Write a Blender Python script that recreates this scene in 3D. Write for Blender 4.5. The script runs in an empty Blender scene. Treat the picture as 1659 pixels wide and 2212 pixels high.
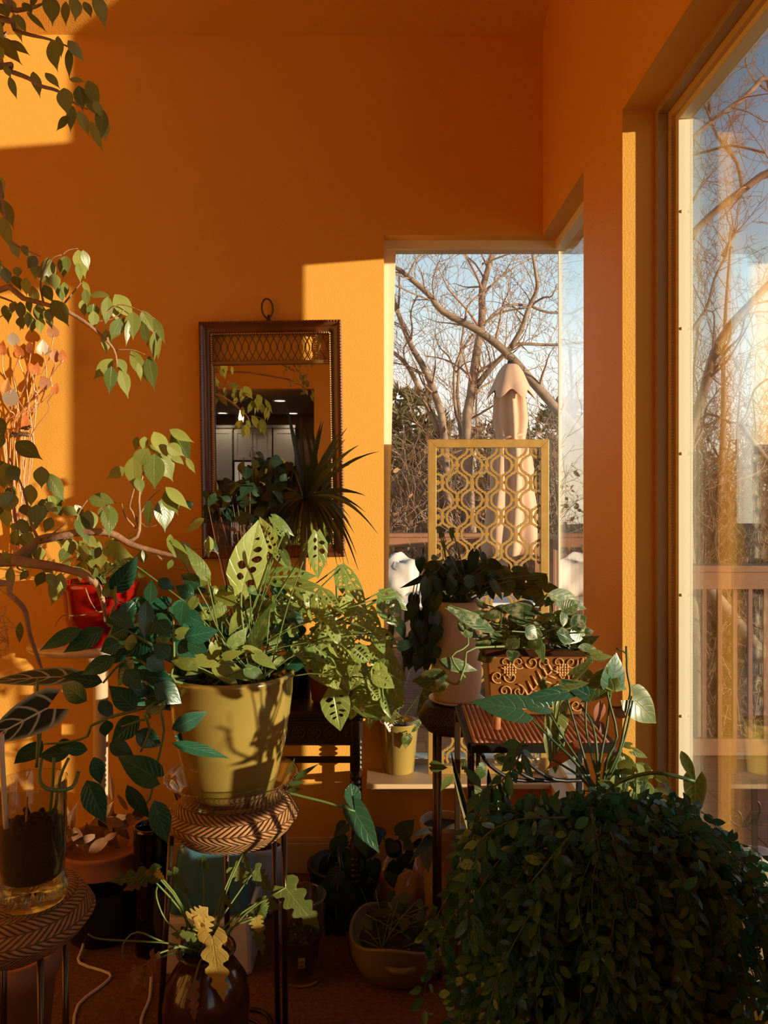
import bpy, bmesh, math, random
from mathutils import Vector as V, Matrix, noise
C = bpy.context.scene
COL = C.collection
RND = random.Random(7)
PI = math.pi
FW, FH = 1659, 2212
FOC, CX, HY, EYE = 1700.0, 829.5, 1050.0, 1.47

# ------------------------------------------------------------------ camera, sky, sun, exposure
cam = bpy.data.cameras.new('camera'); co = bpy.data.objects.new('camera', cam); COL.objects.link(co)
co.location = (0, 0, EYE); co.rotation_euler = (PI/2, 0, 0)
cam.sensor_fit = 'VERTICAL'; cam.sensor_height = 36.0; cam.lens = 36.0*FOC/FH
cam.shift_y = -(FH/2-HY)/FH
cam.clip_start = 0.02
C.camera = co
C.view_settings.view_transform = 'Standard'; C.view_settings.look = 'None'
C.view_settings.gamma = 1.0; C.view_settings.use_curve_mapping = False
C.view_settings.exposure = 0.0
C.cycles.max_bounces = 10; C.cycles.diffuse_bounces = 8; C.cycles.glossy_bounces = 5
C.cycles.transparent_max_bounces = 24; C.cycles.transmission_bounces = 6
C.cycles.caustics_reflective = False; C.cycles.caustics_refractive = False
C.cycles.sample_clamp_indirect = 4.0

SUN_DX, SUN_DY = -1.0, 0.5537                  # the way the sunlight travels, over the floor
_h = math.hypot(SUN_DX, SUN_DY)
SUN_DIR = V((SUN_DX, SUN_DY, -0.068*_h)).normalized()
sl = bpy.data.lights.new('sun', 'SUN'); so = bpy.data.objects.new('sun', sl); COL.objects.link(so)
so.rotation_euler = SUN_DIR.to_track_quat('-Z', 'Y').to_euler(); so.location = (6, -3, 5)
sl.energy = 9.0; sl.color = (1.0, 0.82, 0.60); sl.angle = math.radians(0.7)

W = bpy.data.worlds.new('world'); C.world = W; W.use_nodes = True
t = W.node_tree; t.nodes.clear()
_o = t.nodes.new('ShaderNodeOutputWorld'); _b = t.nodes.new('ShaderNodeBackground')
_g = t.nodes.new('ShaderNodeTexCoord'); _s = t.nodes.new('ShaderNodeSeparateXYZ'); _r = t.nodes.new('ShaderNodeValToRGB')
t.links.new(_g.outputs['Generated'], _s.inputs[0]); t.links.new(_s.outputs['Z'], _r.inputs[0])
e = _r.color_ramp.elements
e[0].position = 0.0; e[0].color = (0.92, 0.76, 0.54, 1)
e[1].position = 1.0; e[1].color = (0.04, 0.13, 0.27, 1)
for p, c in ((0.10, (0.93, 0.90, 0.82, 1)), (0.24, (0.50, 0.64, 0.70, 1)), (0.42, (0.13, 0.29, 0.42, 1)), (0.6, (0.07, 0.19, 0.32, 1))):
    n = e.new(p); n.color = c
t.links.new(_r.outputs[0], _b.inputs[0]); _b.inputs[1].default_value = 1.45
t.links.new(_b.outputs[0], _o.inputs[0])

# ------------------------------------------------------------------ helpers
def P(px, py, d):                                # the point seen at a pixel of the photo at a distance into the room
    return V(((px-CX)/FOC*d, d, EYE+(HY-py)/FOC*d))
def FP(px, py, z=0.0):                           # the point of a floor at height z seen at a pixel
    d = (EYE-z)*FOC/(py-HY)
    return P(px, py, d)
CROP = {'C1': (0, 0, 2.963), 'C2': (0, 540, 2.963), 'C3': (0, 1050, 2.963), 'C4': (0, 1600, 2.963),
        'M1': (400, 600, 3.318), 'M2': (400, 1100, 3.318), 'M3': (340, 1500, 3.19), 'M4': (300, 1750, 2.765),
        'W1': (800, 480, 3.318), 'W2': (780, 930, 3.072), 'W3': (780, 1400, 2.514), 'W4': (700, 1700, 2.765),
        'R1': (1150, 0, 3.259), 'R2': (1300, 540, 3.95), 'R3': (1250, 1050, 3.687), 'R4': (1000, 1600, 2.517), 'X': (0, 0, 1.0)}
def Q(c, x, y, d):
    a, b, s = CROP[c]
    return P(a+x/s, b+y/s, d)
def S(c, w, d):                                  # a width read in a crop, in metres at distance d
    return w/CROP[c][2]/FOC*d
def uni(a, b): return RND.uniform(a, b)
def lerp(a, b, k): return a+(b-a)*k
def tab(T, u):
    for (a, b), (c, d) in zip(T, T[1:]):
        if u <= c: return b+(d-b)*((u-a)/(c-a) if c > a else 0)
    return T[-1][1]

class MB:                                        # collects shapes, linked as ONE mesh object
    def __init__(s): s.v = []; s.f = []; s.uv = []; s.r = []
    def add(s, vs, fs, uvs=None, r=0.5):
        n = len(s.v); s.v += [tuple(p) for p in vs]
        s.uv += uvs if uvs else [(0.5, 0.5)]*len(vs)
        s.r += [r]*len(vs)
        s.f += [tuple(i+n for i in f) for f in fs]
        return s
    def box(s, x0, x1, y0, y1, z0, z1, r=0.5):
        return s.hexa([(x0, y0, z0), (x1, y0, z0), (x1, y1, z0), (x0, y1, z0), (x0, y0, z1), (x1, y0, z1), (x1, y1, z1), (x0, y1, z1)], r)
    def hexa(s, p, r=0.5):
        return s.add(p, [(3, 2, 1, 0), (4, 5, 6, 7), (0, 1, 5, 4), (1, 2, 6, 5), (2, 3, 7, 6), (3, 0, 4, 7)], None, r)
    def bar(s, a, b, w, h, up=(0, 0, 1)):        # a beam of section w x h from a to b
        a, b = V(a), V(b); d = (b-a).normalized(); up = V(up)
        x = d.cross(up)
        if x.length < 1e-4: x = d.cross(V((1, 0, 0)))
        x.normalize(); z = x.cross(d); x *= w/2; z *= h/2
        return s.hexa([a-x-z, a+x-z, b+x-z, b-x-z, a-x+z, a+x+z, b+x+z, b-x+z])
    def tube(s, pts, rad, n=6, smooth=True, sub=3, closed=False, r=0.5):
        pts = [V(p) for p in pts]
        rad = list(rad) if hasattr(rad, '__len__') else [rad]*len(pts)
        if len(rad) == 2 and len(pts) > 2: rad = [lerp(rad[0], rad[1], i/(len(pts)-1)) for i in range(len(pts))]
        if smooth and len(pts) > 2:
            q, qr = [], []; m = len(pts)
            for i in range(m if closed else m-1):
                g = (lambda k: pts[k % m]) if closed else (lambda k: pts[max(0, min(m-1, k))])
                p0, p1, p2, p3 = g(i-1), g(i), g(i+1), g(i+2)
                for k in range(sub):
                    u = k/sub
                    q.append(0.5*((2*p1)+(p2-p0)*u+(2*p0-5*p1+4*p2-p3)*u*u+(3*p1-p0-3*p2+p3)*u**3))
                    qr.append(lerp(rad[i], rad[(i+1) % m], u))
            if not closed: q.append(pts[-1]); qr.append(rad[-1])
            pts, rad = q, qr
        m = len(pts); vs, uvs, fs = [], [], []
        ref = None; L = 0
        for i, p in enumerate(pts):
            d = (pts[(i+1) % m] if closed or i < m-1 else p)-(pts[i-1] if closed or i > 0 else p)
            if d.length < 1e-9: d = V((0, 0, 1))
            d.normalize()
            if ref is None:
                ref = d.orthogonal().normalized()
            x = ref-d*ref.dot(d)
            if x.length < 1e-6: x = d.orthogonal()
            x.normalize(); ref = x; y = d.cross(x)
            if i: L += (p-pts[i-1]).length
            for k in range(n):
                a = 2*PI*k/n
                vs.append(p+(x*math.cos(a)+y*math.sin(a))*rad[i]); uvs.append((k/n, L))
        for i in range(m if closed else m-1):
            for k in range(n):
                j = (i+1) % m
                fs.append((i*n+k, i*n+(k+1) % n, j*n+(k+1) % n, j*n+k))
        if not closed:
            fs.append(tuple(range(n-1, -1, -1))); fs.append(tuple((m-1)*n+k for k in range(n)))
        return s.add(vs, fs, uvs, r)
    def lathe(s, prof, c=(0, 0, 0), n=32, warp=None):
        c = V(c); vs, fs, uvs = [], [], []; L = 0; m = len(prof)
        for i, (r, z) in enumerate(prof):
            if i: L += math.hypot(r-prof[i-1][0], z-prof[i-1][1])
            for k in range(n+1):
                a = 2*PI*k/n; rr, zz = (r, z) if warp is None else warp(r, z, a)
                vs.append(c+V((rr*math.cos(a), rr*math.sin(a), zz))); uvs.append((k/n, L))
        for i in range(m-1):
            for k in range(n):
                fs.append((i*(n+1)+k, i*(n+1)+k+1, (i+1)*(n+1)+k+1, (i+1)*(n+1)+k))
        return s.add(vs, fs, uvs)
    def disc(s, c, r, n=24):
        c = V(c)
        return s.add([c]+[c+V((r*math.cos(2*PI*k/n), r*math.sin(2*PI*k/n), 0)) for k in range(n)], [(0, 1+k, 1+(k+1) % n) for k in range(n)])
    def ball(s, c, rx, ry, rz, n=12, m=8, amp=0, fr=1.0, r=0.5):
        c = V(c); vs, fs = [], []
        for i in range(m+1):
            for k in range(n):
                th, ph = PI*i/m, 2*PI*k/n
                d = V((math.sin(th)*math.cos(ph), math.sin(th)*math.sin(ph), math.cos(th)))
                g = 1+amp*noise.noise(d*fr+c*3)
                vs.append(c+V((d.x*rx, d.y*ry, d.z*rz))*g)
        for i in range(m):
            for k in range(n): fs.append((i*n+k, (i+1)*n+k, (i+1)*n+(k+1) % n, i*n+(k+1) % n))
        return s.add(vs, fs, None, r)
    def build(s, name, m, parent=None, smooth=True, bevel=0.0, loc=None):
        me = bpy.data.meshes.new(name)
        vv = s.v if loc is None else [(a-loc[0], b-loc[1], c-loc[2]) for a, b, c in s.v]
        me.from_pydata(vv, [], s.f)
        if isinstance(m, (list, tuple)):
            for k in m: me.materials.append(k)
        else: me.materials.append(m)
        ul = me.uv_layers.new(name='UVMap')
        li = [0]*len(me.loops); me.loops.foreach_get('vertex_index', li)
        flat = [0.0]*(2*len(li))
        for i, v in enumerate(li): flat[2*i], flat[2*i+1] = s.uv[v]
        ul.data.foreach_set('uv', flat)
        at = me.attributes.new('rnd', 'FLOAT', 'POINT'); at.data.foreach_set('value', s.r)
        if smooth: me.polygons.foreach_set('use_smooth', [True]*len(me.polygons))
        me.update()
        o = bpy.data.objects.new(name, me); COL.objects.link(o)
        if smooth == 'auto':
            bm = bmesh.new(); bm.from_mesh(me)
            for ed in bm.edges:
                if len(ed.link_faces) == 2 and ed.calc_face_angle(0) > 0.7: ed.smooth = False
            bm.to_mesh(me); bm.free()
        if bevel:
            b = o.modifiers.new('bevel', 'BEVEL'); b.width = bevel; b.segments = 2; b.limit_method = 'ANGLE'
        if parent is not None:
            o.parent = parent
            if loc is None: o.matrix_parent_inverse = parent.matrix_basis.inverted()
        if loc is not None: o.location = loc
        return o

def tag(o, label, cat, group=None, kind=None):
    o['label'] = label; o['category'] = cat
    if group: o['group'] = group
    if kind: o['kind'] = kind
    return o
def thing(name, label, cat, loc, group=None, kind=None):
    o = bpy.data.objects.new(name, None); COL.objects.link(o); o.location = loc; o.empty_display_size = 0.05
    return tag(o, label, cat, group, kind)
def struct(name, mb, m, smooth=False, bevel=0.0, parent=None):
    o = mb.build(name, m, parent, smooth, bevel)
    if parent is None: o['kind'] = 'structure'
    return o

# ------------------------------------------------------------------ materials
def newmat(name):
    m = bpy.data.materials.new(name); m.use_nodes = True; t = m.node_tree; t.nodes.clear()
    return m, t
def nd(t, typ, ins=None, **at):
    n = t.nodes.new('ShaderNode'+typ)
    for k, v in at.items(): setattr(n, k, v)
    for k, v in (ins or {}).items():
        if hasattr(v, 'is_linked') or hasattr(v, 'links'): t.links.new(v, n.inputs[k])
        else: n.inputs[k].default_value = v
    return n
def mth(t, op, a, b=0.0, c=None):
    d = {0: a, 1: b}
    if c is not None: d[2] = c
    return nd(t, 'Math', d, operation=op).outputs[0]
def c4(c): return (c[0], c[1], c[2], 1.0)
def mixc(t, f, a, b):
    n = nd(t, 'Mix', data_type='RGBA')
    for k, v in ((0, f), (6, a), (7, b)):
        if hasattr(v, 'links'): t.links.new(v, n.inputs[k])
        else: n.inputs[k].default_value = v
    return n.outputs[2]
def mat(name, col, rough=0.6, metal=0.0, col2=None, nscale=8.0, bump=0.0, bscale=60.0, stretch=None, spec=0.5, coat=0.0, emit=None, estr=0.0, detail=4.0):
    m, t = newmat(name)
    tc = nd(t, 'TexCoord').outputs['Object']
    if stretch: tc = nd(t, 'Mapping', {0: tc, 'Scale': stretch}).outputs[0]
    col_in = c4(col)
    if col2:
        nz = nd(t, 'TexNoise', {'Vector': tc, 'Scale': nscale, 'Detail': detail, 'Roughness': 0.6})
        rp = nd(t, 'ValToRGB', {0: nz.outputs[0]})
        rp.color_ramp.elements[0].position = 0.35; rp.color_ramp.elements[1].position = 0.68
        rp.color_ramp.elements[0].color = c4(col); rp.color_ramp.elements[1].color = c4(col2)
        col_in = rp.outputs[0]
    b = nd(t, 'BsdfPrincipled', {'Base Color': col_in, 'Roughness': rough, 'Metallic': metal, 'Specular IOR Level': spec, 'Coat Weight': coat})
    if emit: b.inputs['Emission Color'].default_value = c4(emit); b.inputs['Emission Strength'].default_value = estr
    if bump:
        bn = nd(t, 'TexNoise', {'Vector': tc, 'Scale': bscale, 'Detail': 5.0})
        bp = nd(t, 'Bump', {'Strength': bump, 'Distance': 0.004, 'Height': bn.outputs[0]})
        t.links.new(bp.outputs[0], b.inputs['Normal'])
    t.links.new(b.outputs[0], nd(t, 'OutputMaterial').inputs[0])
    return m
def leafmat(name, dark, light, vein=None, vamt=0.0, trans=0.3, rough=0.35, marble=None, mamt=0.0, edge=None, tcol=None, vn=7.0, spec=0.5):
    m, t = newmat(name)
    uv = nd(t, 'UVMap', uv_map='UVMap').outputs[0]
    sx = nd(t, 'SeparateXYZ', {0: uv})
    rn = nd(t, 'Attribute', attribute_name='rnd').outputs['Fac']
    col = mixc(t, rn, c4(dark), c4(light))
    cross = mth(t, 'ABSOLUTE', mth(t, 'SUBTRACT', sx.outputs[0], 0.5))
    if marble:
        ob = nd(t, 'TexCoord').outputs['Object']
        mp = nd(t, 'Mapping', {0: ob, 'Scale': (1, 1, 1)}).outputs[0]
        nz = nd(t, 'TexNoise', {'Vector': mp, 'Scale': 55.0, 'Detail': 4.0, 'Roughness': 0.65}).outputs[0]
        k = nd(t, 'MapRange', {0: nz, 1: 0.5, 2: 0.62, 3: 0.0, 4: mamt}).outputs[0]
        col = mixc(t, k, col, c4(marble))
    mid = nd(t, 'MapRange', {0: cross, 1: 0.012, 2: 0.035, 3: 1.0, 4: 0.0}).outputs[0]
    lat = mth(t, 'FRACT', mth(t, 'SUBTRACT', mth(t, 'MULTIPLY', sx.outputs[1], vn), mth(t, 'MULTIPLY', cross, vn*0.7)))
    lt = mth(t, 'ABSOLUTE', mth(t, 'SUBTRACT', lat, 0.5))
    latm = nd(t, 'MapRange', {0: lt, 1: 0.03, 2: 0.12, 3: 1.0, 4: 0.0}).outputs[0]
    vm = mth(t, 'MAXIMUM', mid, mth(t, 'MULTIPLY', latm, 0.75))
    if vein: col = mixc(t, mth(t, 'MULTIPLY', vm, vamt), col, c4(vein))
    if edge:
        ek = nd(t, 'MapRange', {0: cross, 1: 0.36, 2: 0.48, 3: 0.0, 4: 1.0}).outputs[0]
        col = mixc(t, ek, col, c4(edge))
    bp = nd(t, 'Bump', {'Strength': 0.35, 'Distance': 0.002, 'Height': mth(t, 'SUBTRACT', 1.0, vm)})
    b = nd(t, 'BsdfPrincipled', {'Base Color': col, 'Roughness': rough, 'Specular IOR Level': spec, 'Normal': bp.outputs[0]})
    tr = nd(t, 'BsdfTranslucent', {'Color': mixc(t, 0.5, col, c4(tcol or (light[0]*1.6, light[1]*1.5, light[2])))})
    mx = nd(t, 'MixShader', {0: trans, 1: b.outputs[0], 2: tr.outputs[0]})
    t.links.new(mx.outputs[0], nd(t, 'OutputMaterial').inputs[0])
    return m
def glassmat(name, tint=(1, 1, 1), refl=1.0, rough=0.0, ior=1.5, milky=0.0, mcol=(0.5, 0.5, 0.5)):
    m, t = newmat(name)
    ge = nd(t, 'NewGeometry')
    cs = mth(t, 'ABSOLUTE', nd(t, 'VectorMath', {0: ge.outputs['Normal'], 1: ge.outputs['Incoming']}, operation='DOT_PRODUCT').outputs['Value'])
    r0 = ((ior-1)/(ior+1))**2
    fr = mth(t, 'ADD', r0*refl, mth(t, 'MULTIPLY', (1-r0)*refl, mth(t, 'POWER', mth(t, 'SUBTRACT', 1.0, cs), 5.0)))
    fr = mth(t, 'MINIMUM', fr, 1.0)
    tr = nd(t, 'BsdfTransparent', {'Color': c4(tint)}).outputs[0]
    if milky:
        df = nd(t, 'BsdfDiffuse', {'Color': c4(mcol)}).outputs[0]
        tr = nd(t, 'MixShader', {0: milky, 1: tr, 2: df}).outputs[0]
    gl = nd(t, 'BsdfGlossy', {'Color': (1, 1, 1, 1), 'Roughness': rough})
    mx = nd(t, 'MixShader', {0: fr, 1: tr, 2: gl.outputs[0]})
    t.links.new(mx.outputs[0], nd(t, 'OutputMaterial').inputs[0])
    return m
def weavemat(name, dark, light, N=30.0, M=70.0, K=1.6, rough=0.55):
    m, t = newmat(name)
    uv = nd(t, 'UVMap', uv_map='UVMap').outputs[0]; sx = nd(t, 'SeparateXYZ', {0: uv})
    fx = mth(t, 'FRACT', mth(t, 'MULTIPLY', sx.outputs[1], M))
    tri = mth(t, 'MULTIPLY', mth(t, 'ABSOLUTE', mth(t, 'SUBTRACT', fx, 0.5)), 2.0)
    p = mth(t, 'ADD', mth(t, 'MULTIPLY', sx.outputs[0], N), mth(t, 'MULTIPLY', tri, K))
    st = mth(t, 'FRACT', p)
    fy = mth(t, 'ABSOLUTE', mth(t, 'SUBTRACT', tri, 0.5))
    h = mth(t, 'SUBTRACT', 1.0, mth(t, 'POWER', mth(t, 'ABSOLUTE', mth(t, 'MULTIPLY', mth(t, 'SUBTRACT', st, 0.5), 2.0)), 3.0))
    nz = nd(t, 'TexNoise', {'Vector': nd(t, 'TexCoord').outputs['Object'], 'Scale': 60.0, 'Detail': 4.0}).outputs[0]
    h = mth(t, 'MULTIPLY', h, nd(t, 'MapRange', {0: fy, 1: 0.44, 2: 0.5, 3: 1.0, 4: 0.35}).outputs[0])
    h2 = mth(t, 'MULTIPLY', h, nd(t, 'MapRange', {0: nz, 1: 0.3, 2: 0.7, 3: 0.55, 4: 1.0}).outputs[0])
    col = mixc(t, h2, c4(dark), c4(light))
    bp = nd(t, 'Bump', {'Strength': 0.9, 'Distance': 0.006, 'Height': h})
    b = nd(t, 'BsdfPrincipled', {'Base Color': col, 'Roughness': rough, 'Normal': bp.outputs[0]})
    t.links.new(b.outputs[0], nd(t, 'OutputMaterial').inputs[0])
    return m

M = {}
M['wall'] = mat('orange_paint', (0.75, 0.375, 0.060), 0.62, bump=0.35, bscale=170.0, spec=0.25)
M['trim'] = mat('cream_trim_paint', (0.66, 0.46, 0.24), 0.45, spec=0.4)
M['sash'] = mat('white_vinyl_sash', (0.80, 0.70, 0.50), 0.4)
M['jamb'] = mat('taupe_jamb', (0.42, 0.30, 0.16), 0.5)
M['glass'] = glassmat('window_glass', (0.97, 0.98, 0.97), 1.7)
M['carpet'] = mat('brown_carpet', (0.15, 0.068, 0.026), 0.95, col2=(0.25, 0.125, 0.05), nscale=70.0, bump=1.0, bscale=240.0, spec=0.1)
M['kwall'] = mat('kitchen_paint', (0.26, 0.14, 0.07), 0.7)
M['kfloor'] = mat('kitchen_floor', (0.12, 0.06, 0.03), 0.4)
M['cab'] = mat('white_cabinet', (0.72, 0.68, 0.62), 0.4)
M['steel'] = mat('brushed_steel', (0.6, 0.58, 0.55), 0.3, 1.0)
M['lamp'] = mat('lamp_glow', (1, 0.9, 0.7), 0.5, emit=(1.0, 0.85, 0.62), estr=9.0)
M['bulb'] = mat('bulb_glow', (1, 0.75, 0.4), 0.5, emit=(1.0, 0.62, 0.22), estr=22.0)
M['black'] = mat('black_iron', (0.012, 0.010, 0.009), 0.42, 0.2)
M['bronze'] = mat('bronze_metal', (0.10, 0.055, 0.028), 0.35, 0.7)
M['leg'] = mat('dark_rod', (0.10, 0.06, 0.035), 0.28, 0.85)

# ------------------------------------------------------------------ the room
XW, YB = 0.606, 3.0                              # right wall and back wall, inner faces
XL, YR = -2.75, -2.5                             # left wall and rear wall
SILL, HEAD = 0.39, 2.426
CZ, CK, RIDGE = 3.19, 0.475, 0.2                 # ceiling height at the back wall, its slope, where its ridge is
def ceil_z(y): return CZ+CK*(YB-y) if y > RIDGE else CZ+CK*(YB-RIDGE)-CK*(RIDGE-y)
YP0, YP1, YN = 2.0, 2.39, 1.08                   # pillar between the windows; near end of the big window
TB, TR, TC = 0.14, 0.16, 0.08                    # wall depths; depth of the glass of the corner window

fl = MB().box(-4.1, XW+TR, -7.4, YB+0.1, -0.12, 0.0)
struct('floor', fl, M['carpet'])
wb = MB()
wb.box(XL-0.15, 0.0, YB, YB+TB, 0.0, 3.3)
wb.box(0.0, XW+TR, YB, YB+TB, HEAD, 3.3)
wb.box(0.0, XW+TR, YB, YB+TB, 0.0, SILL-0.02)
struct('wall_back', wb, M['wall'])
def slab(mb, x0, x1, y0, y1, zb, zt=None):       # a piece of wall whose top follows the sloped ceiling
    a, b = (ceil_z(y0)+0.02, ceil_z(y1)+0.02) if zt is None else (zt, zt)
    return mb.hexa([(x0, y0, zb), (x1, y0, zb), (x1, y1, zb), (x0, y1, zb), (x0, y0, a), (x1, y0, a), (x1, y1, b), (x0, y1, b)])
wr = MB()
ZU0, ZU1 = 2.90, 3.56                            # the upper window above the big one
slab(wr, XW, XW+TR, YP0, YP1, 0.0)               # pillar
slab(wr, XW, XW+TR, YP1, YB, HEAD); wr.box(XW, XW+TR, YP1, YB, 0.0, SILL-0.02)
wr.box(XW, XW+TR, YN, YP0, 0.0, SILL-0.02); wr.box(XW, XW+TR, YN, YP0, HEAD, ZU0); slab(wr, XW, XW+TR, YN, YP0, ZU1)
YM0, YM1 = -2.2, 0.30                            # unseen opening added beside the camera to let in warm fill sun
slab(wr, XW, XW+TR, YM1, YN, 0.0); slab(wr, XW, XW+TR, YR, YM0, 0.0)
wr.box(XW, XW+TR, YM0, YM1, 0.0, SILL); slab(wr, XW, XW+TR, RIDGE, YM1, 2.95); slab(wr, XW, XW+TR, YM0, RIDGE, 2.95)
struct('wall_right', wr, M['wall'])
wl = MB(); slab(wl, XL-0.15, XL, RIDGE, YB, 0.0); slab(wl, XL-0.15, XL, YR, RIDGE, 0.0)
struct('wall_left', wl, M['wall'])
OX0, OX1, OZ = -2.6, -0.753, 2.52                 # opening to the kitchen in the wall behind the camera
wq = MB(); zt = ceil_z(YR)+0.02
wq.box(XL-0.15, OX0, YR-0.12, YR, 0, zt); wq.box(OX1, XW+TR, YR-0.12, YR, 0, zt); wq.box(OX0, OX1, YR-0.12, YR, OZ, zt)
struct('wall_rear', wq, M['wall'])
cl = MB()
for y0, y1 in ((RIDGE, YB+0.14), (YR-0.15, RIDGE)):
    a, b = ceil_z(y0), ceil_z(y1)
    cl.hexa([(XL-0.2, y0, a), (XW+TR+0.1, y0, a), (XW+TR+0.1, y1, b), (XL-0.2, y1, b), (XL-0.2, y0, a+0.12), (XW+TR+0.1, y0, a+0.12), (XW+TR+0.1, y1, b+0.12), (XL-0.2, y1, b+0.12)])
struct('ceiling', cl, M['wall'])
bb = MB().box(XL, XW, YB-0.016, YB, 0.0, 0.115).box(XL, XW, YB-0.011, YB, 0.115, 0.135)
struct('baseboard_back', bb, M['trim'], bevel=0.003)

# the big window: stepped jamb, screen channel, sash, pane
BIG = thing('window_1', 'tall window in the right wall with a white sash and taupe jamb', 'window', (XW+0.1, (YN+YP0)/2, SILL), kind='structure')
def loop(mb, x0, x1, ins, w, y0=YN, y1=YP0, z0=SILL, z1=HEAD, top=None):
    y0 += ins; y1 -= ins; z0 += ins; z1 -= ins*0.7 if top is None else top
    mb.box(x0, x1, y1-w, y1, z0, z1); mb.box(x0, x1, y0, y0+w, z0, z1)
    mb.box(x0, x1, y0+w, y1-w, z1-w, z1); mb.box(x0, x1, y0+w, y1-w, z0, z0+w)
    return mb
loop(MB(), 0.689, 0.716, -0.005, 0.020, top=-0.004).build('jamb', M['jamb'], BIG, False, 0.002)
loop(MB(), 0.7165, 0.762, -0.005, 0.036, top=-0.004).build('screen_channel', M['trim'], BIG, False, 0.002)
sg = MB()
for i in range(240):
    z = SILL+0.06+i*0.0081
    if z < HEAD-0.06: sg.box(0.719, 0.7235, YP0-0.0335, YP0-0.030, z, z+0.0045)
sg.build('screen_spline', M['jamb'], BIG, False)
loop(MB(), 0.729, 0.765, 0.0305, 0.020, top=0.026).build('sash', M['sash'], BIG, False, 0.0015)
sc = MB()
for zz in (0.62, 0.90, 1.20, 1.55, 1.86, 2.15):
    sc.lathe([(0.004, -0.002), (0.004, 0.001), (0.0, 0.002)], (0, 0, 0), 10)
    n = 33
    for k in range(len(sc.v)-n, len(sc.v)):
        x, y, z = sc.v[k]; sc.v[k] = (0.7365+x, 1.9488-z, zz+y)
sc.build('sash_screw', M['trim'], BIG)
for a in (0.744, 0.757): MB().box(a, a+0.004, YN+0.045, YP0-0.045, SILL+0.045, HEAD-0.04).build('pane', M['glass'], BIG, False)
UPW = thing('window_2', 'upper window above the tall window, near the sloped ceiling', 'window', (XW+0.1, (YN+YP0)/2, ZU0), kind='structure')
loop(MB(), 0.70, 0.75, 0.0, 0.03, z0=ZU0, z1=ZU1).build('sash', M['sash'], UPW, False, 0.002)
MB().box(0.72, 0.725, YN+0.03, YP0-0.03, ZU0+0.03, ZU1-0.03).build('pane', M['glass'], UPW, False)

SIDE = thing('fill_window', 'added unseen window beside the camera, letting in warm fill sun', 'window', (XW+0.1, (YM0+YM1)/2, SILL), kind='structure')  # added, out of view: sun through it warms the room off the left wall
loop(MB(), 0.70, 0.75, 0.0, 0.04, y0=YM0, y1=YM1, z1=2.95).build('sash', M['sash'], SIDE, False, 0.002)
MB().box(0.72, 0.725, YM0+0.04, YM1-0.04, SILL+0.04, 2.91).build('pane', M['glass'], SIDE, False)

# the corner window: two panes meeting without a post
CW = thing('window_3', 'frameless corner window of two panes beside the mirror wall', 'window', (XW, YB, SILL), kind='structure')
gx, gy = XW+TC, YB+TC
cf = MB()
cf.box(0.0, gx+0.03, gy-0.018, gy+0.05, HEAD-0.034, HEAD+0.001); cf.box(gx-0.018, gx+0.05, YP1, gy-0.018, HEAD-0.034, HEAD+0.001)
cf.box(-0.001, 0.012, gy-0.016, gy+0.05, SILL, HEAD-0.034)
cf.hexa([(0.012, gy-0.012, 0.9), (0.0125, gy-0.012, 0.9), (0.0125, gy+0.046, 0.9), (0.012, gy+0.046, 0.9), (0.012, gy-0.012, HEAD-0.034), (0.046, gy-0.012, HEAD-0.034), (0.046, gy+0.046, HEAD-0.034), (0.012, gy+0.046, HEAD-0.034)])
cf.box(gx-0.016, gx+0.05, YP1-0.001, YP1+0.035, SILL, HEAD-0.034)
cf.box(0.0, gx+0.03, gy-0.016, gy+0.05, SILL-0.01, SILL+0.02); cf.box(gx-0.016, gx+0.05, YP1, gy-0.016, SILL-0.01, SILL+0.02)
cf.build('frame', M['sash'], CW, False, 0.002)
MB().box(0.008, gx+0.006, gy, gy+0.006, SILL+0.015, HEAD-0.02).build('pane', M['glass'], CW, False)
MB().box(gx, gx+0.006, YP1+0.02, gy-0.0005, SILL+0.015, HEAD-0.02).build('pane', M['glass'], CW, False)
MB().box(gx-0.003, gx+0.009, gy-0.003, gy+0.009, SILL+0.02, HEAD-0.034).build('glass_joint', M['sash'], CW, False)
st = MB().box(-0.065, XW-0.001, YB-0.15, gy+0.01, SILL-0.018, SILL)
st.box(-0.035, XW-0.002, YB-0.02, YB, SILL-0.075, SILL-0.018)
st.hexa([(-0.05, YB-0.12, SILL-0.03), (XW-0.002, YB-0.12, SILL-0.03), (XW-0.002, YB, SILL-0.03), (-0.05, YB, SILL-0.03), (-0.05, YB-0.12, SILL-0.018), (XW-0.002, YB-0.12, SILL-0.018), (XW-0.002, YB, SILL-0.018), (-0.05, YB, SILL-0.018)])
struct('trim_1', st, M['trim'], bevel=0.003)
struct('trim_2', MB().box(XW-0.03, 0.74, YN, YP0, SILL-0.02, SILL), M['trim'], bevel=0.003)
struct('trim_3', MB().box(XW-0.001, gx+0.01, YP1, gy, SILL-0.02, SILL-0.0005), M['trim'])

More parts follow.
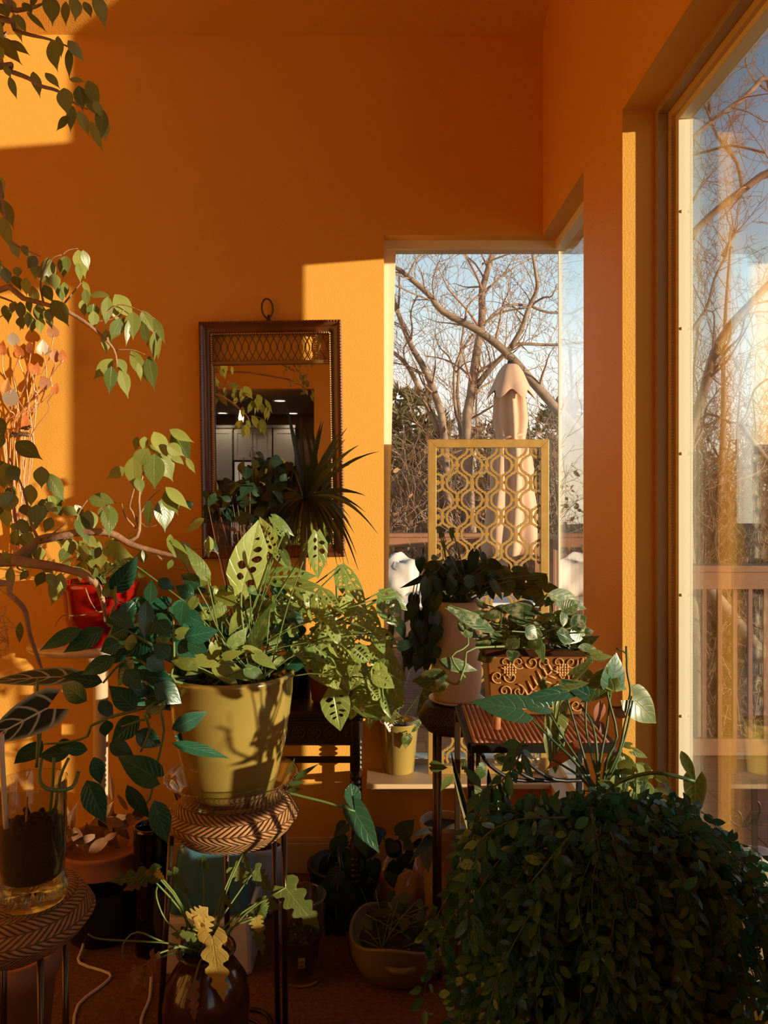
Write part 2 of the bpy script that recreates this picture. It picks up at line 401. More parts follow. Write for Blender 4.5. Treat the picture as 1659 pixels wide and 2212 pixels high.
# ------------------------------------------------------------------ the kitchen behind the camera, seen in the mirror
KY, KC = -7.0, 2.62
kk = MB()
kk.box(-4.0, 0.3, KY-0.1, KY, 0, KC); kk.box(-4.1, -4.0, KY, YR-0.12, 0, KC); kk.box(0.2, 0.3, KY, YR-0.12, 0, KC)
struct('wall_kitchen', kk, M['kwall'])
struct('ceiling_kitchen', MB().box(-4.1, 0.3, KY-0.1, YR-0.12, KC, KC+0.08), M['kwall'])
def cabinet(x0, x1, z0, z1, doors, label, dep=0.34):
    KY = -6.998
    T = thing('kitchen_cabinet', label, 'cabinet', ((x0+x1)/2, KY+dep/2, z0), 'white wall cabinets in the kitchen')
    MB().box(x0, x1, KY, KY+dep, z0, z1).build('body', M['cab'], T, False, 0.004)
    w = (x1-x0)/doors
    for i in range(doors):
        a, b = x0+i*w+0.006, x0+(i+1)*w-0.006; y = KY+dep; d = MB()
        d.box(a, b, y, y+0.012, z0+0.01, z1-0.03)
        for q in ((a, a+0.055, z0+0.01, z1-0.03), (b-0.055, b, z0+0.01, z1-0.03), (a+0.055, b-0.055, z1-0.085, z1-0.03), (a+0.055, b-0.055, z0+0.01, z0+0.065)):
            d.box(q[0], q[1], y+0.012, y+0.022, q[2], q[3])
        dd = d.build('door', M['cab'], T, False, 0.002)
        hx = b-0.028 if i % 2 == 0 else a+0.028
        MB().tube([(hx, y+0.022, z0+0.06), (hx, y+0.05, z0+0.07), (hx, y+0.05, z0+0.2), (hx, y+0.022, z0+0.21)], 0.006, 6, False).build('handle', M['steel'], dd)
    MB().box(x0-0.01, x1+0.01, KY, KY+dep+0.03, z1, z1+0.05).build('crown', M['cab'], T, False, 0.01)
cabinet(-3.06, -2.43, 1.56, 2.40, 2, 'white kitchen cabinet pair reflected at the left of the mirror')
cabinet(-2.41, -1.80, 1.88, 2.40, 2, 'short white kitchen cabinet in the middle of the reflected row')
cabinet(-1.78, -1.43, 1.56, 2.40, 1, 'white single door cabinet at the right of the reflected row')
for i, (x, y, lab) in enumerate(((-1.396, -4.57, 'round recessed ceiling light reflected highest in the mirror'), (-2.53, -6.35, 'round recessed light reflected left of the pendant bulb'), (-1.43, -6.4, 'round recessed light reflected farthest right in the mirror'))):
    T = thing('recessed_light', lab, 'ceiling light', (x, y, KC), 'recessed kitchen lights')
    MB().lathe([(0.10, -0.001), (0.10, -0.012), (0.075, -0.012), (0.07, -0.001)], (x, y, KC)).build('trim_ring', M['cab'], T)
    MB().disc((x, y, KC-0.006), 0.073).build('lens', M['lamp'], T)
    l = bpy.data.lights.new('light', 'SPOT'); l.energy = 4.5; l.color = (1, 0.8, 0.58); l.spot_size = 2.2; l.shadow_soft_size = 0.06
    lo = bpy.data.objects.new('light', l); COL.objects.link(lo); lo.parent = T; lo.location = (0, 0, -0.03)
T = thing('pendant_lamp', 'bare pendant bulb glowing in the kitchen, reflected in the mirror', 'pendant lamp', (-1.71, -3.44, KC))
MB().tube([(-1.71, -3.44, KC), (-1.71, -3.44, 2.44)], 0.004, 6).build('cord', M['black'], T)
MB().lathe([(0.0, 0.055), (0.014, 0.05), (0.016, 0.0), (0.0, -0.002)], (-1.71, -3.44, 2.38), 12).build('socket', M['bronze'], T)
MB().lathe([(0.012, 0.0), (0.018, -0.03), (0.03, -0.09), (0.024, -0.14), (0.012, -0.17), (0.0, -0.20)], (-1.71, -3.44, 2.38), 14).build('bulb', M['bulb'], T)
T = thing('range_oven', 'dark steel oven range under the short reflected cabinet', 'oven', (-2.1, KY+0.35, 0))
MB().box(-2.40, -1.81, KY+.002, KY+0.66, 0.0, 0.91).build('body', M['steel'], T, False, 0.006)
MB().box(-2.36, -1.85, KY+0.661, KY+0.68, 0.12, 0.72).build('oven_door', M['black'], T, False, 0.004)
MB().box(-2.40, -1.81, KY+0.02, KY+0.36, 1.44, 1.86).build('hood', M['steel'], T, False, 0.006)
struct('trim_4', MB().box(-4.0, -2.42, KY, KY+0.63, 0.0, 0.92).box(-1.79, 0.2, KY, KY+0.63, 0.0, 0.92), M['kfloor'], bevel=0.005)

# ------------------------------------------------------------------ the mirror on the back wall
M['wood'] = mat('mahogany_frame', (0.20, 0.065, 0.022), 0.3, col2=(0.11, 0.035, 0.014), nscale=14, stretch=(1, 1, 0.12), coat=0.3)
M['bead'] = mat('gilt_bead', (0.55, 0.33, 0.12), 0.3, 0.6)
M['mirror'] = mat('mirror_silver', (0.86, 0.84, 0.80), 0.01, 1.0)
M['brass'] = mat('dull_brass', (0.42, 0.26, 0.10), 0.35, 0.8)
mx0, mx1 = P(430, 0, 2.965).x, P(737, 0, 2.965).x
mz1, mz0 = P(0, 694, 2.965).z, P(0, 1205, 2.965).z
mc = ((mx0+mx1)/2, YB-0.02, mz1)
T = thing('wall_mirror', 'tall mahogany framed mirror with wire lattice band hanging on orange wall', 'mirror', mc)
fw = 0.045
def frame_loop(mb, x0, x1, z0, z1, prof):        # mitred frame from a profile of (inset, y)
    n = len(prof); vs = []; fs = []
    for ix, iz in ((0, 0), (1, 0), (1, 1), (0, 1)):
        for ins, y in prof:
            vs.append((x0+ins if ix == 0 else x1-ins, y, z0+ins if iz == 0 else z1-ins))
    for k in range(4):
        for i in range(n-1):
            j = (k+1) % 4
            fs.append((k*n+i, j*n+i, j*n+i+1, k*n+i+1))
    return mb.add(vs, fs)
fr = frame_loop(MB(), mx0, mx1, mz0, mz1, [(0, YB), (0, YB-0.045), (0.006, YB-0.05), (0.012, YB-0.045), (0.022, YB-0.032), (0.036, YB-0.026), (0.041, YB-0.03), (fw, YB-0.028), (fw, YB-0.004)])
fr.build('frame', M['wood'], T, 'auto')
bd = MB()
for a, b in (((mx0+fw, mz0+fw), (mx0+fw, mz1-fw)), ((mx1-fw, mz0+fw), (mx1-fw, mz1-fw)), ((mx0+fw, mz1-fw), (mx1-fw, mz1-fw))):
    n = int(math.dist(a, b)/0.0085)
    for i in range(n):
        k = (i+0.5)/n; bd.ball((lerp(a[0], b[0], k), YB-0.034, lerp(a[1], b[1], k)), 0.0042, 0.0042, 0.0042, 6, 4)
bd.build('beading', M['bead'], T)
bo = MB()
for a, b in (((mx0+0.004, mz0), (mx0+0.004, mz1)), ((mx1-0.004, mz0), (mx1-0.004, mz1)), ((mx0, mz1-0.004), (mx1, mz1-0.004))):
    n = int(math.dist(a, b)/0.011)
    for i in range(n):
        k = (i+0.5)/n; bo.ball((lerp(a[0], b[0], k), YB-0.049, lerp(a[1], b[1], k)), 0.0045, 0.0045, 0.0045, 6, 4)
bo.build('rope_edge', M['wood'], T)
zr = P(0, 781, 2.965).z
MB().box(mx0+fw, mx1-fw, YB-0.024, YB-0.006, zr-0.008, zr+0.006).build('rail', M['brass'], T, False, 0.002)
MB().box(mx0+fw-0.003, mx1-fw+0.003, YB-0.012, YB-0.006, mz0+fw-0.003, zr-0.007).build('mirror_glass', M['mirror'], T, False)
lt = MB(); lx0, lx1, lz0, lz1 = mx0+fw, mx1-fw, zr+0.004, mz1-fw
p = 0.0268
for k in range(int((lx1-lx0)/p)+1):
    for sgn in (1, -1):
        pts = []
        for i in range(15):
            z = lerp(lz0, lz1, i/14); x = lx0+0.006+k*p+sgn*0.0125*math.cos(2*PI*(z-lz0)/0.132+.6)+0.0125
            if lx0 < x < lx1: pts.append((x, YB-0.020+0.002*sgn, z))
        if len(pts) > 4: lt.tube(pts, 0.0014, 5, sub=1)
lt.build('wire_lattice', M['bronze'], T)
xr = P(577, 0, 2.965).x
rg = MB(); rg.tube([(xr+0.0215*math.cos(a)*0.9, YB-0.022+0.012*math.cos(a), mz1+0.052+0.036*math.sin(a)) for a in [2*PI*i/20 for i in range(20)]], 0.0035, 6, closed=True, sub=2)
rg.build('hanging_ring', M['bronze'], T)
MB().lathe([(0.012, 0.0), (0.006, 0.006), (0.008, 0.012), (0.004, 0.018), (0.004, 0.026), (0.0, 0.028)], (xr+0.004, YB-0.022, mz1), 12).build('finial', M['bronze'], T)
T.rotation_euler = (0, math.radians(-0.9), 0)

# ------------------------------------------------------------------ gold lattice screen in the corner window
M['gold'] = mat('gold_paint', (0.50, 0.30, 0.075), 0.45, 0.25, col2=(0.40, 0.23, 0.05), nscale=18)
gd = 2.95
gx0, gx1 = P(925, 0, gd).x, P(1186, 0, gd).x; gz1 = P(0, 949, gd).z; gz0 = SILL
T = thing('lattice_screen', 'gold framed openwork lattice panel standing on the corner window sill', 'screen panel', ((gx0+gx1)/2, gd, gz0))
bw = 0.031
fg = MB()
fg.hexa([(gx0, gd, gz0), (gx0+bw, gd, gz0+bw), (gx0+bw, gd+0.03, gz0+bw), (gx0, gd+0.03, gz0), (gx0, gd, gz1), (gx0+bw, gd, gz1-bw), (gx0+bw, gd+0.03, gz1-bw), (gx0, gd+0.03, gz1)])
fg.hexa([(gx1-bw, gd, gz0+bw), (gx1, gd, gz0), (gx1, gd+0.03, gz0), (gx1-bw, gd+0.03, gz0+bw), (gx1-bw, gd, gz1-bw), (gx1, gd, gz1), (gx1, gd+0.03, gz1), (gx1-bw, gd+0.03, gz1-bw)])
fg.hexa([(gx0+bw, gd, gz1-bw), (gx1-bw, gd, gz1-bw), (gx1-bw, gd+0.03, gz1-bw), (gx0+bw, gd+0.03, gz1-bw), (gx0, gd, gz1), (gx1, gd, gz1), (gx1, gd+0.03, gz1), (gx0, gd+0.03, gz1)])
fg.hexa([(gx0, gd, gz0), (gx1, gd, gz0), (gx1, gd+0.03, gz0), (gx0, gd+0.03, gz0), (gx0+bw, gd, gz0+bw), (gx1-bw, gd, gz0+bw), (gx1-bw, gd+0.03, gz0+bw), (gx0+bw, gd+0.03, gz0+bw)])
fg.build('frame', M['gold'], T, False, 0.0015)
u = gd/FOC                                         # metres per photo pixel at the screen
cell = [(22.5, 0), (21.8, 5.5), (19.2, 11), (15, 15), (10.5, 16.8), (10.5, 19.2), (7, 19.8), (4.2, 21.5), (2, 24), (0, 26.5)]
ring = cell+[(-x, y) for x, y in cell[-2::-1]]; ring = ring+[(x, -y) for x, y in ring[-2:0:-1]]
la = MB(); y0, y1 = gd+0.008, gd+0.018; hw = 2.5*u
ix0, ix1, iz0, iz1 = gx0+bw-0.002, gx1-bw+0.002, gz0+bw-0.002, gz1-bw+0.002
def ribbon(pts, closed, dy=0.0):
    y0, y1 = gd+0.008+dy, gd+0.018+dy
    n = len(pts)
    seg = n if closed else n-1
    L, Rr = [], []
    for i in range(n):
        a = pts[(i-1) % n] if closed or i else pts[i]; b = pts[(i+1) % n] if closed or i < n-1 else pts[i]
        d = V((b[0]-a[0], b[1]-a[1])); d.normalize(); nn = V((-d.y, d.x))*hw
        L.append((pts[i][0]+nn.x, pts[i][1]+nn.y)); Rr.append((pts[i][0]-nn.x, pts[i][1]-nn.y))
    for i in range(seg):
        j = (i+1) % n
        q = [L[i], L[j], Rr[j], Rr[i]]
        if any(not (ix0 <= a <= ix1 and iz0 <= b <= iz1) for a, b in q): continue
        la.hexa([(q[3][0], y0, q[3][1]), (q[2][0], y0, q[2][1]), (q[2][0], y1, q[2][1]), (q[3][0], y1, q[3][1]), (q[0][0], y0, q[0][1]), (q[1][0], y0, q[1][1]), (q[1][0], y1, q[1][1]), (q[0][0], y1, q[0][1])])
cx0, cz0 = P(1020, 0, gd).x, P(0, 1005, gd).z
for r in range(-3, 22):
    for k in range(-4, 5):
        ccx = cx0+(k*64+(32 if r % 2 else 0))*u; ccz = cz0-r*37.3*u
        ribbon([(ccx+x*u, ccz+y*u) for x, y in ring], True)
        hw = 3.2*u
        ribbon([(ccx+x*u, ccz) for x in range(22, 43, 2)], False, 0.0012)
        ribbon([(ccx, ccz+y*u) for y in range(26, 50, 2)], False, 0.0006)
        hw = 2.5*u
la.build('lattice', M['gold'], T, False)

# ------------------------------------------------------------------ leaves
OUT = {
 'ficus': [(0, 0.04), (.05, .32), (.15, .72), (.3, .97), (.42, 1), (.55, .9), (.68, .62), (.78, .34), (.86, .14), (.93, .05), (1, 0.01)],
 'heart': [(0, .30), (.04, .62), (.12, .9), (.25, 1), (.4, .95), (.55, .78), (.7, .54), (.83, .3), (.93, .1), (1, .01)],
 'lance': [(0, .05), (.06, .38), (.18, .78), (.35, 1), (.5, .95), (.65, .74), (.8, .42), (.92, .14), (1, .01)],
 'ell': [(0, .08), (.2, .75), (.45, 1), (.7, .8), (.9, .35), (1, .02)],
 'arrow': [(0, .55), (.06, .85), (.15, .98), (.28, .95), (.42, .86), (.58, .68), (.74, .42), (.88, .18), (1, .01)],
 'strap': [(0, .55), (.1, .9), (.3, 1), (.6, .8), (.85, .4), (1, .03)],
 'paddle': [(0, .1), (.15, .45), (.4, .9), (.6, 1), (.8, .8), (.93, .45), (1, .05)],
 'lobed': [(0, .5), (.04, .85), (.10, 1), (.15, .92), (.19, .55), (.22, .5), (.27, .85), (.31, .95), (.36, .85), (.40, .48), (.43, .46), (.48, .78), (.53, .82), (.58, .62), (.61, .42), (.65, .44), (.7, .62), (.75, .56), (.8, .34), (.88, .24), (.95, .1), (1, .01)],
}
BACK = {'heart': .13, 'arrow': .30, 'lobed': .16, 'monst': .07}
NV = {'ell': (5, 2), 'strap': (9, 2), 'lobed': (26, 4)}
def leaf(F, base, tip, w, typ='ficus', nrm=None, curl=0.12, fold=0.25, r=None, wave=0.0):
    base, tip = V(base), V(tip); d = tip-base; L = d.length
    if L < 1e-5: return
    d.normalize()
    if nrm is None: nrm = V((uni(-.6, .6), -1, uni(-.1, .7)))
    n = nrm-d*nrm.dot(d)
    if n.length < 1e-4: n = d.orthogonal()
    n.normalize(); s = d.cross(n); h = w/2; r = RND.random() if r is None else r
    bk = BACK.get(typ, 0.0)
    def pt(u, v):                                # u along the leaf, v across, -1..1
        a = abs(v); hw = h*(tab(MON, u) if typ == 'monst' else tab(OUT[typ], u))
        uu = u-bk*a*(1-u)**3
        z = -curl*L*(u*u)+fold*hw*a-fold*0.6*hw*a*a+wave*L*math.sin(u*9+3*v)*a
        return base+d*(L*uu)+s*(hw*v)+n*z
    if typ == 'monst': return monst(F, pt, r)
    nu, nv = NV.get(typ, (10, 4))
    us = [t[0] for t in OUT[typ]] if typ == 'lobed' else [i/nu for i in range(nu+1)]
    vs, fs, uv = [], [], []
    for i, u in enumerate(us):
        for j in range(nv+1):
            v = 2*j/nv-1
            vs.append(pt(u, v)); uv.append((j/nv, u))
    m = nv+1
    for i in range(len(us)-1):
        for j in range(nv): fs.append((i*m+j, i*m+j+1, (i+1)*m+j+1, (i+1)*m+j))
    F.add(vs, fs, uv, r)
MON = [(0, .28), (.04, .55), (.12, .82), (.25, .98), (.38, 1), (.55, .9), (.7, .68), (.83, .4), (.93, .17), (1, .01)]
HV = [0.0, .10, .18, .30, .44, .56, .66, .82, 1.0]
HP = [0, .06, .5, .9, 1, .7, .06, 0, 0]
def monst(F, pt, r):                             # leaf with two rows of uneven holes between the side veins
    for sg in (-1, 1):
        rows = [(0.0, 0, 0, 0)]; u = uni(.14, .22)
        while u < .74:
            hh = uni(.028, .062)*(1.15-u*.6); k = uni(.6, 1.12); rows += [(u-hh, 1, u, k), (u+hh, 2, u, k)]; u += hh+uni(.075, .13)
        rows.append((1.0, 0, 0, 0))
        vs, uv, fs = [], [], []
        for ur, kind, c, k in rows:
            for v, pf in zip(HV, HP):
                u = ur if kind == 0 else c+(ur-c)*max(pf, .10)
                v2 = v*k if .05 < v < .7 and kind else v
                u2 = min(.995, u+0.34*v2*(1-u)*u) if kind else u
                vs.append(pt(u2, sg*v2)); uv.append((0.5+sg*v2/2, u2))
        m = len(HV)
        for i in range(len(rows)-1):
            hole = rows[i][1] == 1 and RND.random() < .86
            for j in range(m-1):
                if hole and 1 <= j <= 5: continue
                q = (i*m+j, i*m+j+1, (i+1)*m+j+1, (i+1)*m+j)
                fs.append(q if sg > 0 else q[::-1])
        F.add(vs, fs, uv, r)
def pleaves(F, c, d, items, typ, dj=0.05, tilt=0.35, curl=0.12, stem=None, sr=0.0022, aim=None, fold=0.25, wave=0.0, nrm=None):
    """leaves read off the photo: (base x, base y, tip x, tip y, width) in a crop, each at its own distance"""
    for it in items:
        bx, by, tx, ty, w = it[:5]
        k = it[5] if len(it) > 5 else typ
        d0 = d+uni(-dj, dj)+(it[6] if len(it) > 6 else 0)
        b = Q(c, bx, by, d0); L = (Q(c, tx, ty, d0)-b).length
        tp = Q(c, tx, ty, d0+uni(-tilt, tilt)*L)
        leaf(F, b, tp, S(c, w, d0), k, nrm or V((uni(-.3, .95), -1, uni(0, .7))), curl*uni(.4, 1.5), fold, None, wave)
        if stem is not None:
            a = aim(b) if aim else b+V((uni(-.02, .02), .03, uni(.0, .04)))
            stem.tube([b, lerp(b, a, .5)+V((0, 0, 0.25*(a-b).length*0.3)), a], [sr, sr*0.8, sr], 5, sub=2)

# ------------------------------------------------------------------ materials of pots and leaves
M['olive'] = mat('olive_glaze', (0.36, 0.25, 0.055), 0.16, col2=(0.30, 0.22, 0.05), nscale=6, coat=0.6)
M['soil'] = mat('soil', (0.03, 0.018, 0.010), 0.95, bump=1.0, bscale=90)
M['weave'] = weavemat('herringbone_weave', (0.11, 0.045, 0.015), (0.48, 0.23, 0.075), 58.0, 20.0, 2.2)
M['darkweave'] = weavemat('dark_weave', (0.018, 0.008, 0.004), (0.11, 0.05, 0.022), 64.0, 20.0, 2.2)
M['tube_glass'] = glassmat('clear_glass', (0.93, 0.95, 0.91), 1.6)
M['saucer'] = glassmat('clear_saucer', (0.92, 0.93, 0.86), 1.8)
M['red'] = mat('red_glaze', (0.38, 0.010, 0.006), 0.12, col2=(0.22, 0.006, 0.004), nscale=9, coat=0.7)
M['marble'] = mat('cream_marble', (0.72, 0.60, 0.46), 0.25, col2=(0.50, 0.34, 0.22), nscale=10, detail=8, coat=0.4)
M['plinth'] = mat('cream_plinth', (0.60, 0.44, 0.26), 0.5)
M['navy'] = mat('blue_black_glaze', (0.010, 0.012, 0.018), 0.3)
M['terra'] = mat('terracotta', (0.42, 0.17, 0.07), 0.8, col2=(0.33, 0.12, 0.05), nscale=12, bump=0.4)
M['tan'] = mat('woven_tan', (0.42, 0.26, 0.13), 0.75, col2=(0.30, 0.18, 0.08), nscale=26, bump=0.5)
M['cream'] = mat('cream_stoneware', (0.70, 0.56, 0.38), 0.45, col2=(0.64, 0.50, 0.32), nscale=9)
M['white'] = mat('white_ceramic', (0.74, 0.70, 0.62), 0.3, coat=0.3)
M['tank'] = glassmat('blue_tank', (0.30, 0.52, 0.62), 1.4, milky=0.6, mcol=(0.10, 0.30, 0.38))
M['brown'] = mat('dark_brown_glaze', (0.055, 0.018, 0.010), 0.18, coat=0.5)
M['orange'] = mat('orange_cream_glaze', (0.62, 0.30, 0.10), 0.15, col2=(0.70, 0.52, 0.36), nscale=5, coat=0.6)
M['moss'] = mat('olive_matte_glaze', (0.20, 0.155, 0.045), 0.35)
M['carved'] = mat('carved_dark_wood', (0.020, 0.010, 0.007), 0.32, col2=(0.032, 0.014, 0.008), nscale=12)
M['ember'] = mat('carving_pale_brown', (0.075, 0.035, 0.016), 0.5)  # paler brown than the table, for the carved lines of the apron
M['wicker'] = mat('oxblood_wicker', (0.10, 0.030, 0.018), 0.35, bump=0.8, bscale=120)
M['box'] = mat('embossed_brown_glaze', (0.30, 0.115, 0.026), 0.22, col2=(0.20, 0.075, 0.018), nscale=12, coat=0.5)
M['relief'] = mat('relief_tan_glaze', (0.60, 0.32, 0.12), 0.3, coat=0.4)  # paler tan than the planter, for its raised pattern
M['bamboo'] = mat('rattan_rods', (0.52, 0.21, 0.10), 0.32, col2=(0.36, 0.13, 0.06), nscale=20, coat=0.3)
M['copper'] = mat('copper_leaf', (0.72, 0.30, 0.15), 0.38, 0.55, col2=(0.80, 0.45, 0.26), nscale=40)
M['silver'] = mat('pale_metal_leaf', (0.85, 0.68, 0.50), 0.25, 0.7)
M['nest'] = mat('twig_nest', (0.16, 0.08, 0.04), 0.8)
M['bark'] = mat('ficus_bark', (0.46, 0.27, 0.15), 0.8, col2=(0.26, 0.14, 0.075), nscale=16, bump=0.8, bscale=70)
M['darkstem'] = mat('dark_green_stem', (0.045, 0.085, 0.025), 0.45)
M['stem'] = mat('green_stem', (0.13, 0.18, 0.04), 0.45)
M['twig'] = mat('brown_stem', (0.15, 0.07, 0.035), 0.6)
M['plastic'] = mat('black_plastic', (0.010, 0.010, 0.010), 0.45)
M['cord'] = mat('white_cord', (0.66, 0.60, 0.52), 0.45)
M['paper'] = mat('paper_label', (0.78, 0.74, 0.66), 0.7)
M['dry'] = mat('dry_leaf', (0.28, 0.13, 0.05), 0.8, col2=(0.16, 0.07, 0.03), nscale=30)

L_ficus = leafmat('ficus_leaf', (0.08, 0.13, 0.032), (0.36, 0.38, 0.085), (0.28, 0.36, 0.10), 0.55, 0.20, 0.30, vn=9)
L_pothos = leafmat('golden_pothos_leaf', (0.05, 0.13, 0.035), (0.30, 0.36, 0.065), (0.34, 0.38, 0.12), 0.4, 0.30, 0.30, marble=(0.42, 0.46, 0.13), mamt=0.55)
L_lime = leafmat('lime_pothos_leaf', (0.24, 0.29, 0.05), (0.36, 0.37, 0.07), (0.44, 0.44, 0.14), 0.4, 0.34, 0.32)
L_monst = leafmat('swiss_cheese_leaf', (0.12, 0.23, 0.045), (0.38, 0.44, 0.09), (0.58, 0.60, 0.27), 0.65, 0.32, 0.32, vn=5.5)
L_cebu = leafmat('blue_green_vine_leaf', (0.010, 0.066, 0.034), (0.028, 0.120, 0.055), (0.06, 0.20, 0.10), 0.7, 0.12, 0.24, vn=7)
L_alo = leafmat('african_mask_leaf', (0.010, 0.030, 0.022), (0.022, 0.050, 0.034), (0.58, 0.64, 0.46), 1.0, 0.15, 0.35, vn=4.2, edge=(0.34, 0.42, 0.30))
L_dark = leafmat('heart_leaf', (0.010, 0.032, 0.018), (0.035, 0.075, 0.032), (0.07, 0.12, 0.05), 0.5, 0.15, 0.32)
L_hoya = leafmat('hoya_leaf', (0.012, 0.085, 0.052), (0.045, 0.165, 0.085), (0.10, 0.24, 0.12), 0.5, 0.36, 0.24, vn=3)
L_hoyav = leafmat('mottled_hoya_leaf', (0.022, 0.060, 0.022), (0.09, 0.15, 0.04), (0.18, 0.22, 0.10), 0.4, 0.22, 0.3, marble=(0.52, 0.48, 0.28), mamt=0.6, edge=(0.20, 0.22, 0.09))
L_anth = leafmat('arrowhead_leaf', (0.07, 0.12, 0.03), (0.25, 0.28, 0.065), (0.38, 0.40, 0.14), 0.6, 0.30, 0.3, vn=5, edge=(0.25, 0.28, 0.08))
L_anthd = leafmat('dark_arrowhead_leaf', (0.016, 0.070, 0.042), (0.04, 0.12, 0.055), (0.10, 0.16, 0.07), 0.6, 0.2, 0.3, vn=5)
L_red = leafmat('bronze_red_leaf', (0.14, 0.035, 0.018), (0.34, 0.12, 0.06), (0.40, 0.18, 0.1), 0.5, 0.3, 0.35)
L_phil = leafmat('lobed_green_leaf', (0.05, 0.10, 0.022), (0.17, 0.20, 0.045), (0.26, 0.28, 0.09), 0.5, 0.28, 0.32, vn=6)
L_yel = leafmat('yellowed_leaf', (0.55, 0.36, 0.07), (0.66, 0.48, 0.12), (0.62, 0.32, 0.08), 0.6, 0.35, 0.45, vn=6)
L_dracl = leafmat('dragon_tree_leaf', (0.016, 0.034, 0.012), (0.13, 0.14, 0.04), (0.14, 0.07, 0.04), 0.5, 0.15, 0.3, vn=0.0)
L_moss = leafmat('seedling_leaf', (0.055, 0.085, 0.018), (0.11, 0.13, 0.03), (0.16, 0.18, 0.06), 0.4, 0.25, 0.35)

# ------------------------------------------------------------------ woven drum stands and what stands on them
DRUM = [(0.0, 0.0), (0.110, 0.0), (0.130, 0.008), (0.150, 0.028), (0.164, 0.048), (0.167, 0.054), (0.163, 0.062), (0.150, 0.082), (0.138, 0.100), (0.130, 0.104), (0.120, 0.105), (0.0, 0.103)]
def drum_stand(label, x, y, ztop, legs, wm='weave', k=1.0, group='woven drum plant stands', hk=1.0):
    zb = ztop-0.105*k*hk
    T = thing('plant_stand', label, 'plant stand', (x, y, 0), group)
    MB().lathe([(r*k, zb+z*k*hk) for r, z in DRUM], (x, y, 0), 48).build('woven_top', M[wm], T)
    for lx, ly, sx, sy in legs:
        MB().tube([(x+lx, y+ly, zb+0.012), (x+lx+sx, y+ly+sy, 0.0)], [0.0075, 0.0075], 8, False).build('leg', M['leg'], T)
    MB().tube([(x+0.085*k*math.cos(a), y+0.085*k*math.sin(a), 0.06) for a in [2*PI*i/14 for i in range(14)]], 0.0045, 6, closed=True).build('foot_ring', M['leg'], T)
    return T
drum_stand('woven herringbone drum stand on thin rods carrying the big olive pot', -0.385, 2.0, 0.69, [(-0.145, -0.04, -0.035, 0.0), (-0.04, 0.12, 0, 0.02), (0.125, 0.045, 0.0, 0.03), (0.09, 0.10, 0.01, 0.02)])
drum_stand('woven herringbone drum stand under the tall glass vase', -0.80, 1.70, 0.592, [(0.075, -0.04, 0.004, 0), (0.10, 0.03, 0.0, 0), (-0.09, -0.06, -0.01, 0), (-0.07, 0.10, 0, 0)], hk=0.95)
drum_stand('dark round woven stand under the cream urn', 0.215, 2.42, 0.806, [(-0.055, 0.05, 0, 0), (-0.05, -0.07, 0.0, 0), (0.07, -0.04, 0, 0), (0.06, 0.06, 0, 0)], 'darkweave', 0.66, hk=1.25)

# the big olive pot
px_, py_ = -0.385, 1.99
T = thing('plant_saucer', 'clear glass saucer under the big olive pot', 'saucer', (px_, py_, 0.69))
MB().lathe([(0.0, 0.691), (0.125, 0.692), (0.138, 0.698), (0.150, 0.730), (0.166, 0.742), (0.168, 0.745), (0.163, 0.746), (0.147, 0.735), (0.133, 0.702), (0.12, 0.697), (0.0, 0.696)], (px_, py_, 0), 48).build('saucer', M['saucer'], T)
T = BIGPOT = thing('potted_pothos', 'big olive glazed pot of golden pothos and swiss cheese vine on woven stand', 'potted plant', (px_, py_, 0.697))
MB().lathe([(0.0, 0.698), (0.098, 0.698), (0.106, 0.704), (0.120, 0.76), (0.136, 0.83), (0.148, 0.90), (0.153, 0.95), (0.154, 0.985), (0.158, 0.992), (0.158, 1.000), (0.152, 1.004), (0.144, 1.000), (0.142, 0.96), (0.0, 0.955)], (px_, py_, 0), 64).build('pot', M['olive'], T)
MB().disc((px_, py_, 0.966), 0.143, 32).build('soil', M['soil'], T)
sg = MB()
for i in range(7): sg.lathe([(0.0075+0.0015*(i % 2), z) for z in (0.005*i,)]+[(0.0065, 0.005*i+0.0025)], (0, 0, 0), 8)

# tall glass vase with the african mask plant
vx, vy, vz = -0.742, 1.66, 0.592
T = ALO = thing('glass_vase', 'tall clear glass vase of dark soil on the left woven stand', 'glass vase', (vx, vy, vz))
MB().lathe([(0.0, 0.004), (0.058, 0.004), (0.070, 0.012), (0.072, 0.030), (0.064, 0.052), (0.064, 0.075), (0.068, 0.095), (0.069, 0.255), (0.0705, 0.258), (0.0665, 0.258), (0.066, 0.095), (0.060, 0.072), (0.060, 0.055), (0.066, 0.034), (0.0, 0.022)], (vx, vy, vz), 40).build('glass', M['tube_glass'], T)
sm = MB().lathe([(0.0, 0.06), (0.058, 0.06), (0.064, 0.098), (0.064, 0.165), (0.0, 0.172)], (vx, vy, vz), 28)
for i in range(60):
    a, q = uni(0, 6.28), uni(0, .055); sm.ball((vx+q*math.cos(a), vy+q*math.sin(a), vz+0.168+uni(0, .012)), .007, .007, .006, 6, 4, .4, 2)
sm.build('soil', M['soil'], T)
wv = MB()
for i in range(14):
    a = 2*PI*i/14; wv.ball((vx+0.062*math.cos(a), vy+0.062*math.sin(a), vz+0.032), 0.010, 0.010, 0.016, 8, 6)
wv.build('water_pebble', M['tube_glass'], T)
rd = Q('C4', 150, 920, 1.62); MB().tube([rd, Q('C4', 175, 360, 1.64)], 0.0022, 6).build('stick', M['bamboo'], T)
F = MB(); 
leaf(F, Q('C3', 300, 1425, 1.62), Q('C3', -130, 1640, 1.56), 0.088, 'arrow', V((.1, -1, .5)), .1, .2)
F.build('leaf', L_alo, T)
F = MB(); leaf(F, Q('C3', 372, 1222, 1.70), Q('C3', -90, 1228, 1.68), 0.075, 'arrow', V((0, -.35, 1)), .08, .2); F.build('leaf', L_alo, T)
sm = MB()
